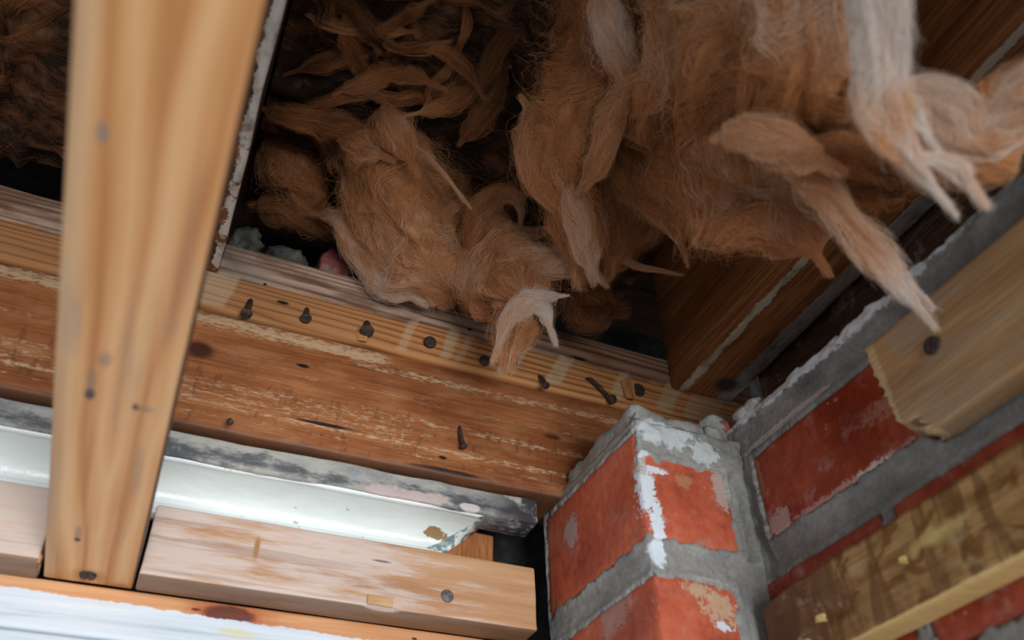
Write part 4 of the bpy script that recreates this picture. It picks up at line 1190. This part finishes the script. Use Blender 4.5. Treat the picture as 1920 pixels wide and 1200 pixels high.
tuft('pale swirled wool lying across the batt above the plump tan tuft', (720, 220, .69), [
    ([(500, 205, .70, 16, .30), (540, 218, .69, 34, .36), (590, 226, .69, 30, .40), (640, 236, .69, 40, .34), (690, 246, .70, 20, .4)], 900, .5, 1.6),
    ([(560, 132, .68, 10, .28), (610, 116, .67, 26, .30), (670, 100, .67, 20, .36), (740, 84, .66, 12, .5), (820, 92, .66, 18, .38), (866, 124, .67, 22, .30), (892, 160, .67, 10, .3)], 900, .5, 1.2),
    ([(640, 172, .68, 8, .5), (680, 155, .675, 22, .5), (720, 138, .675, 30, .44), (770, 140, .675, 22, .4), (805, 155, .675, 8, .4)], 800, .5, 1.4),
    ([(722, 196, .68, 26, .42), (732, 230, .67, 50, .58), (752, 264, .67, 40, .56), (770, 300, .67, 16, .5)], 800, .5, .8),
    ([(785, 212, .68, 8, .6), (820, 204, .68, 22, .46), (860, 190, .68, 30, .34), (900, 150, .68, 26, .28), (935, 90, .67, 30, .22), (985, 20, .66, 30, .26)], 900, .5, 1.2),
    ([(868, 262, .70, 14, .28), (895, 228, .69, 34, .26), (925, 180, .69, 30, .22), (945, 130, .69, 14, .2)], 700, .5, 1.0),
    ([(540, 52, .66, 16, .2), (600, 40, .65, 26, .22), (680, 34, .65, 16, .25)], 600, .5, 1.2),
    ([(752, -30, .65, 16, .6), (766, 4, .65, 14, .5), (774, 34, .65, 5, .45)], 300, .5, .6),
    ([(640, 262, .69, 20, .4), (676, 276, .685, 40, .52), (712, 290, .68, 20, .56)], 600, .5, 1.0),
    ([(775, 270, .685, 5, .7), (805, 296, .68, 6, .72), (836, 330, .675, 6, .7), (864, 366, .672, 3, .7)], 120, .6, .5)], near=.93, fuzz=1.3, core=.34, lay=.20)
tuft('arched tan wool loop with a thin curled hook, left of the hanging strip', (930, 400, .66), [
    ([(880, 492, .665, 44, .42), (888, 440, .66, 52, .42), (908, 392, .655, 50, .45), (938, 366, .652, 30, .5), (966, 372, .65, 18, .6), (977, 394, .65, 10, .66), (975, 418, .65, 5, .7)], 1300, .6, 1.0),
    ([(925, 400, .66, 40, .5), (945, 440, .65, 56, .62), (985, 440, .65, 26, .66), (1032, 428, .65, 8, .66)], 700, .6, .5)])
tuft('tan and white wool tuft drooping over the nail row with a shaggy white tip', (960, 560, .63), [
    ([(930, 430, .65, 60, .55), (950, 480, .64, 110, .58), (975, 530, .625, 120, .52), (985, 575, .615, 84, .58), (968, 625, .605, 62, .52), (958, 668, .60, 46, .6)], 2300, .65, .9),
    ([(890, 460, .66, 50, .5), (900, 510, .65, 90, .72), (915, 560, .648, 84, .5), (935, 592, .65, 50, .45)], 1300, .65, -.5),
    ([(1050, 556, .605, 8, .86), (1015, 560, .603, 24, .86), (978, 574, .60, 32, .80), (950, 606, .598, 22, .74), (934, 648, .598, 8, .76)], 1500, .6, 1.4),
    ([(1000, 566, .60, 22, .9), (1020, 586, .598, 24, .9), (1030, 612, .598, 8, .95)], 800, .6, 1.0),
    ([(950, 500, .63, 70, .62), (1000, 492, .625, 64, .66), (1055, 494, .62, 50, .68), (1096, 490, .62, 44, .66), (1116, 512, .62, 20, .7)], 1500, .6, .7)], fuzz=1.4, core=.80, lay=.8)
tuft('long broad orange wool strip hanging down the middle with a pale fold at its foot', (1100, 250, .58), [
    ([(1120, -70, .54, 150, .36), (1128, 30, .55, 150, .40), (1120, 130, .56, 140, .42), (1085, 220, .57, 130, .48), (1050, 300, .58, 120, .45), (1060, 370, .59, 100, .4), (1085, 440, .60, 90, .48), (1085, 510, .605, 60, .6)], 3000, .45, .7),
    ([(988, 196, .58, 30, .62), (1008, 225, .578, 76, .5), (1012, 300, .58, 80, .52), (1030, 350, .585, 60, .48), (1062, 400, .59, 40, .5)], 1500, .5, .4),
    ([(1122, -20, .52, 50, .72), (1140, 50, .525, 72, .84), (1160, 100, .53, 60, .76), (1176, 150, .54, 44, .58), (1150, 220, .55, 54, .55), (1128, 290, .56, 44, .55), (1100, 340, .57, 40, .5)], 1600, .5, .8),
    ([(1066, 330, .585, 20, .52), (1074, 380, .582, 44, .64), (1094, 440, .587, 48, .66), (1108, 500, .592, 40, .68)], 1000, .5, .5),
    ([(1150, 300, .60, 50, .32), (1166, 370, .605, 64, .34), (1160, 430, .61, 56, .36), (1148, 490, .615, 50, .42)], 1100, .6, .6)])
tuft('dull grey wisp of wool in the dark corner beside the hanging strip', (1200, 430, .66), [
    ([(1240, 370, .68, 46, .38), (1215, 420, .67, 60, .40), (1180, 470, .665, 44, .42), (1150, 510, .66, 24, .5)], 700, .6, .5),
    ([(1160, 480, .65, 16, .62), (1200, 500, .65, 12, .62), (1250, 510, .65, 4, .66)], 160, .6, .5),
    ([(1060, 560, .69, 60, .2), (1110, 575, .69, 90, .22), (1150, 580, .69, 60, .2)], 700, .6, .5)], fuzz=1.6)
tuft('pointed orange wool tuft with thin pink threads across it, right of the hanging strip', (1230, 350, .58), [
    ([(1165, 270, .60, 60, .36), (1200, 320, .59, 90, .4), (1240, 370, .585, 76, .44), (1268, 420, .58, 44, .5), (1280, 462, .58, 6, .55)], 1500, .5, .5),
    ([(1136, 204, .55, 8, .68), (1180, 212, .55, 14, .66), (1240, 216, .55, 22, .55), (1330, 226, .55, 18, .45)], 400, .6, .5),
    ([(1150, 240, .57, 10, .6), (1200, 250, .57, 34, .45), (1270, 262, .57, 36, .42), (1330, 290, .57, 40, .4)], 700, .5, .5)], fuzz=1.3)
tuft('big soft orange wool mass under the joists, behind the pale hanging band', (1400, 150, .68), [  # paler tints near its top put the lit lobes' glow into the colour
    ([(1270, -80, .52, 150, .68), (1280, 30, .51, 160, .60), (1262, 130, .51, 150, .68), (1240, 220, .53, 110, .35), (1235, 290, .55, 80, .3)], 1500, .5, .5),
    ([(1390, -80, .46, 190, .68), (1390, 40, .46, 190, .64), (1345, 130, .47, 160, .5), (1330, 220, .49, 130, .38), (1340, 290, .51, 90, .3)], 1500, .5, -.4),
    ([(1530, -80, .40, 180, .5), (1530, 40, .40, 190, .68), (1520, 130, .41, 180, .50), (1490, 210, .43, 170, .28), (1500, 290, .46, 120, .2)], 1500, .5, .5),
    ([(1620, 40, .44, 110, .35), (1630, 140, .44, 120, .25), (1610, 240, .45, 110, .2), (1600, 300, .46, 80, .2)], 800, .5, .5)], frad=.00012)
tuft('ragged orange wool flap below the soft mass, ending in a torn edge over the joist', (1400, 370, .46), [
    ([(1240, 260, .54, 90, .36), (1310, 310, .50, 150, .45), (1390, 350, .48, 190, .50), (1460, 400, .47, 170, .5), (1510, 450, .47, 90, .52), (1530, 480, .47, 30, .5)], 2200, .4, .5),
    ([(1350, 262, .42, 40, .66), (1410, 256, .41, 70, .66), (1480, 270, .41, 76, .66), (1540, 300, .41, 50, .6)], 900, .5, .5),
    ([(1300, 380, .52, 60, .45), (1350, 400, .50, 80, .45), (1400, 420, .50, 60, .46), (1430, 445, .5, 24, .5)], 700, .5, .5)], frad=.00012)
tuft('blurred rusty wool roll lying along the joist, under the pale hanging band', (1650, 320, .45), [
    ([(1480, 310, .43, 70, .5), (1560, 280, .43, 76, .48), (1640, 300, .45, 84, .42), (1720, 320, .47, 70, .40), (1775, 330, .48, 36, .4)], 1000, .55, .5),
    ([(1540, 350, .46, 80, .45), (1620, 345, .47, 76, .38), (1700, 345, .48, 44, .36)], 700, .55, .5)], frad=.00012)
tuft('thin pale wool strand hanging diagonally to the brick wall with a white frayed tip', (1610, 450, .42), [
    ([(1490, 330, .43, 44, .6), (1545, 360, .425, 54, .66), (1590, 420, .42, 46, .70), (1640, 480, .42, 46, .74), (1685, 535, .42, 38, .9), (1722, 578, .42, 16, 1.0)], 1300, .6, .8),
    ([(1655, 470, .425, 8, .9), (1675, 505, .425, 12, .95), (1715, 545, .425, 16, 1.0)], 250, .6, .5)], frad=.00012, fuzz=1.3)
tuft('broad off-white wool band hanging past the orange mass, thinning to white threads', (1660, 200, .34), [
    ([(1650, -90, .33, 98, 1.06), (1652, 20, .33, 90, 1.06), (1652, 110, .335, 84, 1.02), (1650, 190, .34, 84, .80), (1672, 250, .345, 72, .74), (1706, 296, .35, 44, .85), (1740, 340, .355, 20, .98), (1755, 358, .355, 8, 1.0)], 1700, .5, .5)], frad=.00013)
tuft('shaggy greyish pink wool tuft beside the off-white band, over the dark joist', (1780, 240, .37), [
    ([(1676, 250, .36, 44, .82), (1720, 190, .37, 90, .84), (1760, 220, .37, 120, .82), (1800, 270, .37, 110, .76), (1850, 290, .37, 80, .6), (1900, 270, .37, 50, .7)], 1600, .55, .6),
    ([(1770, 250, .38, 80, .84), (1840, 230, .38, 100, .80), (1900, 190, .38, 110, .72), (1970, 150, .38, 90, .76)], 1300, .55, -.5),
    ([(1700, 290, .35, 16, .95), (1760, 300, .35, 24, .92), (1800, 320, .35, 30, .9), (1815, 340, .35, 14, .9)], 500, .6, .5),
    ([(1712, 205, .35, 26, 1.0), (1722, 235, .35, 22, 1.0), (1740, 260, .35, 16, .9)], 300, .6, .5)], frad=.00012, fuzz=1.4)
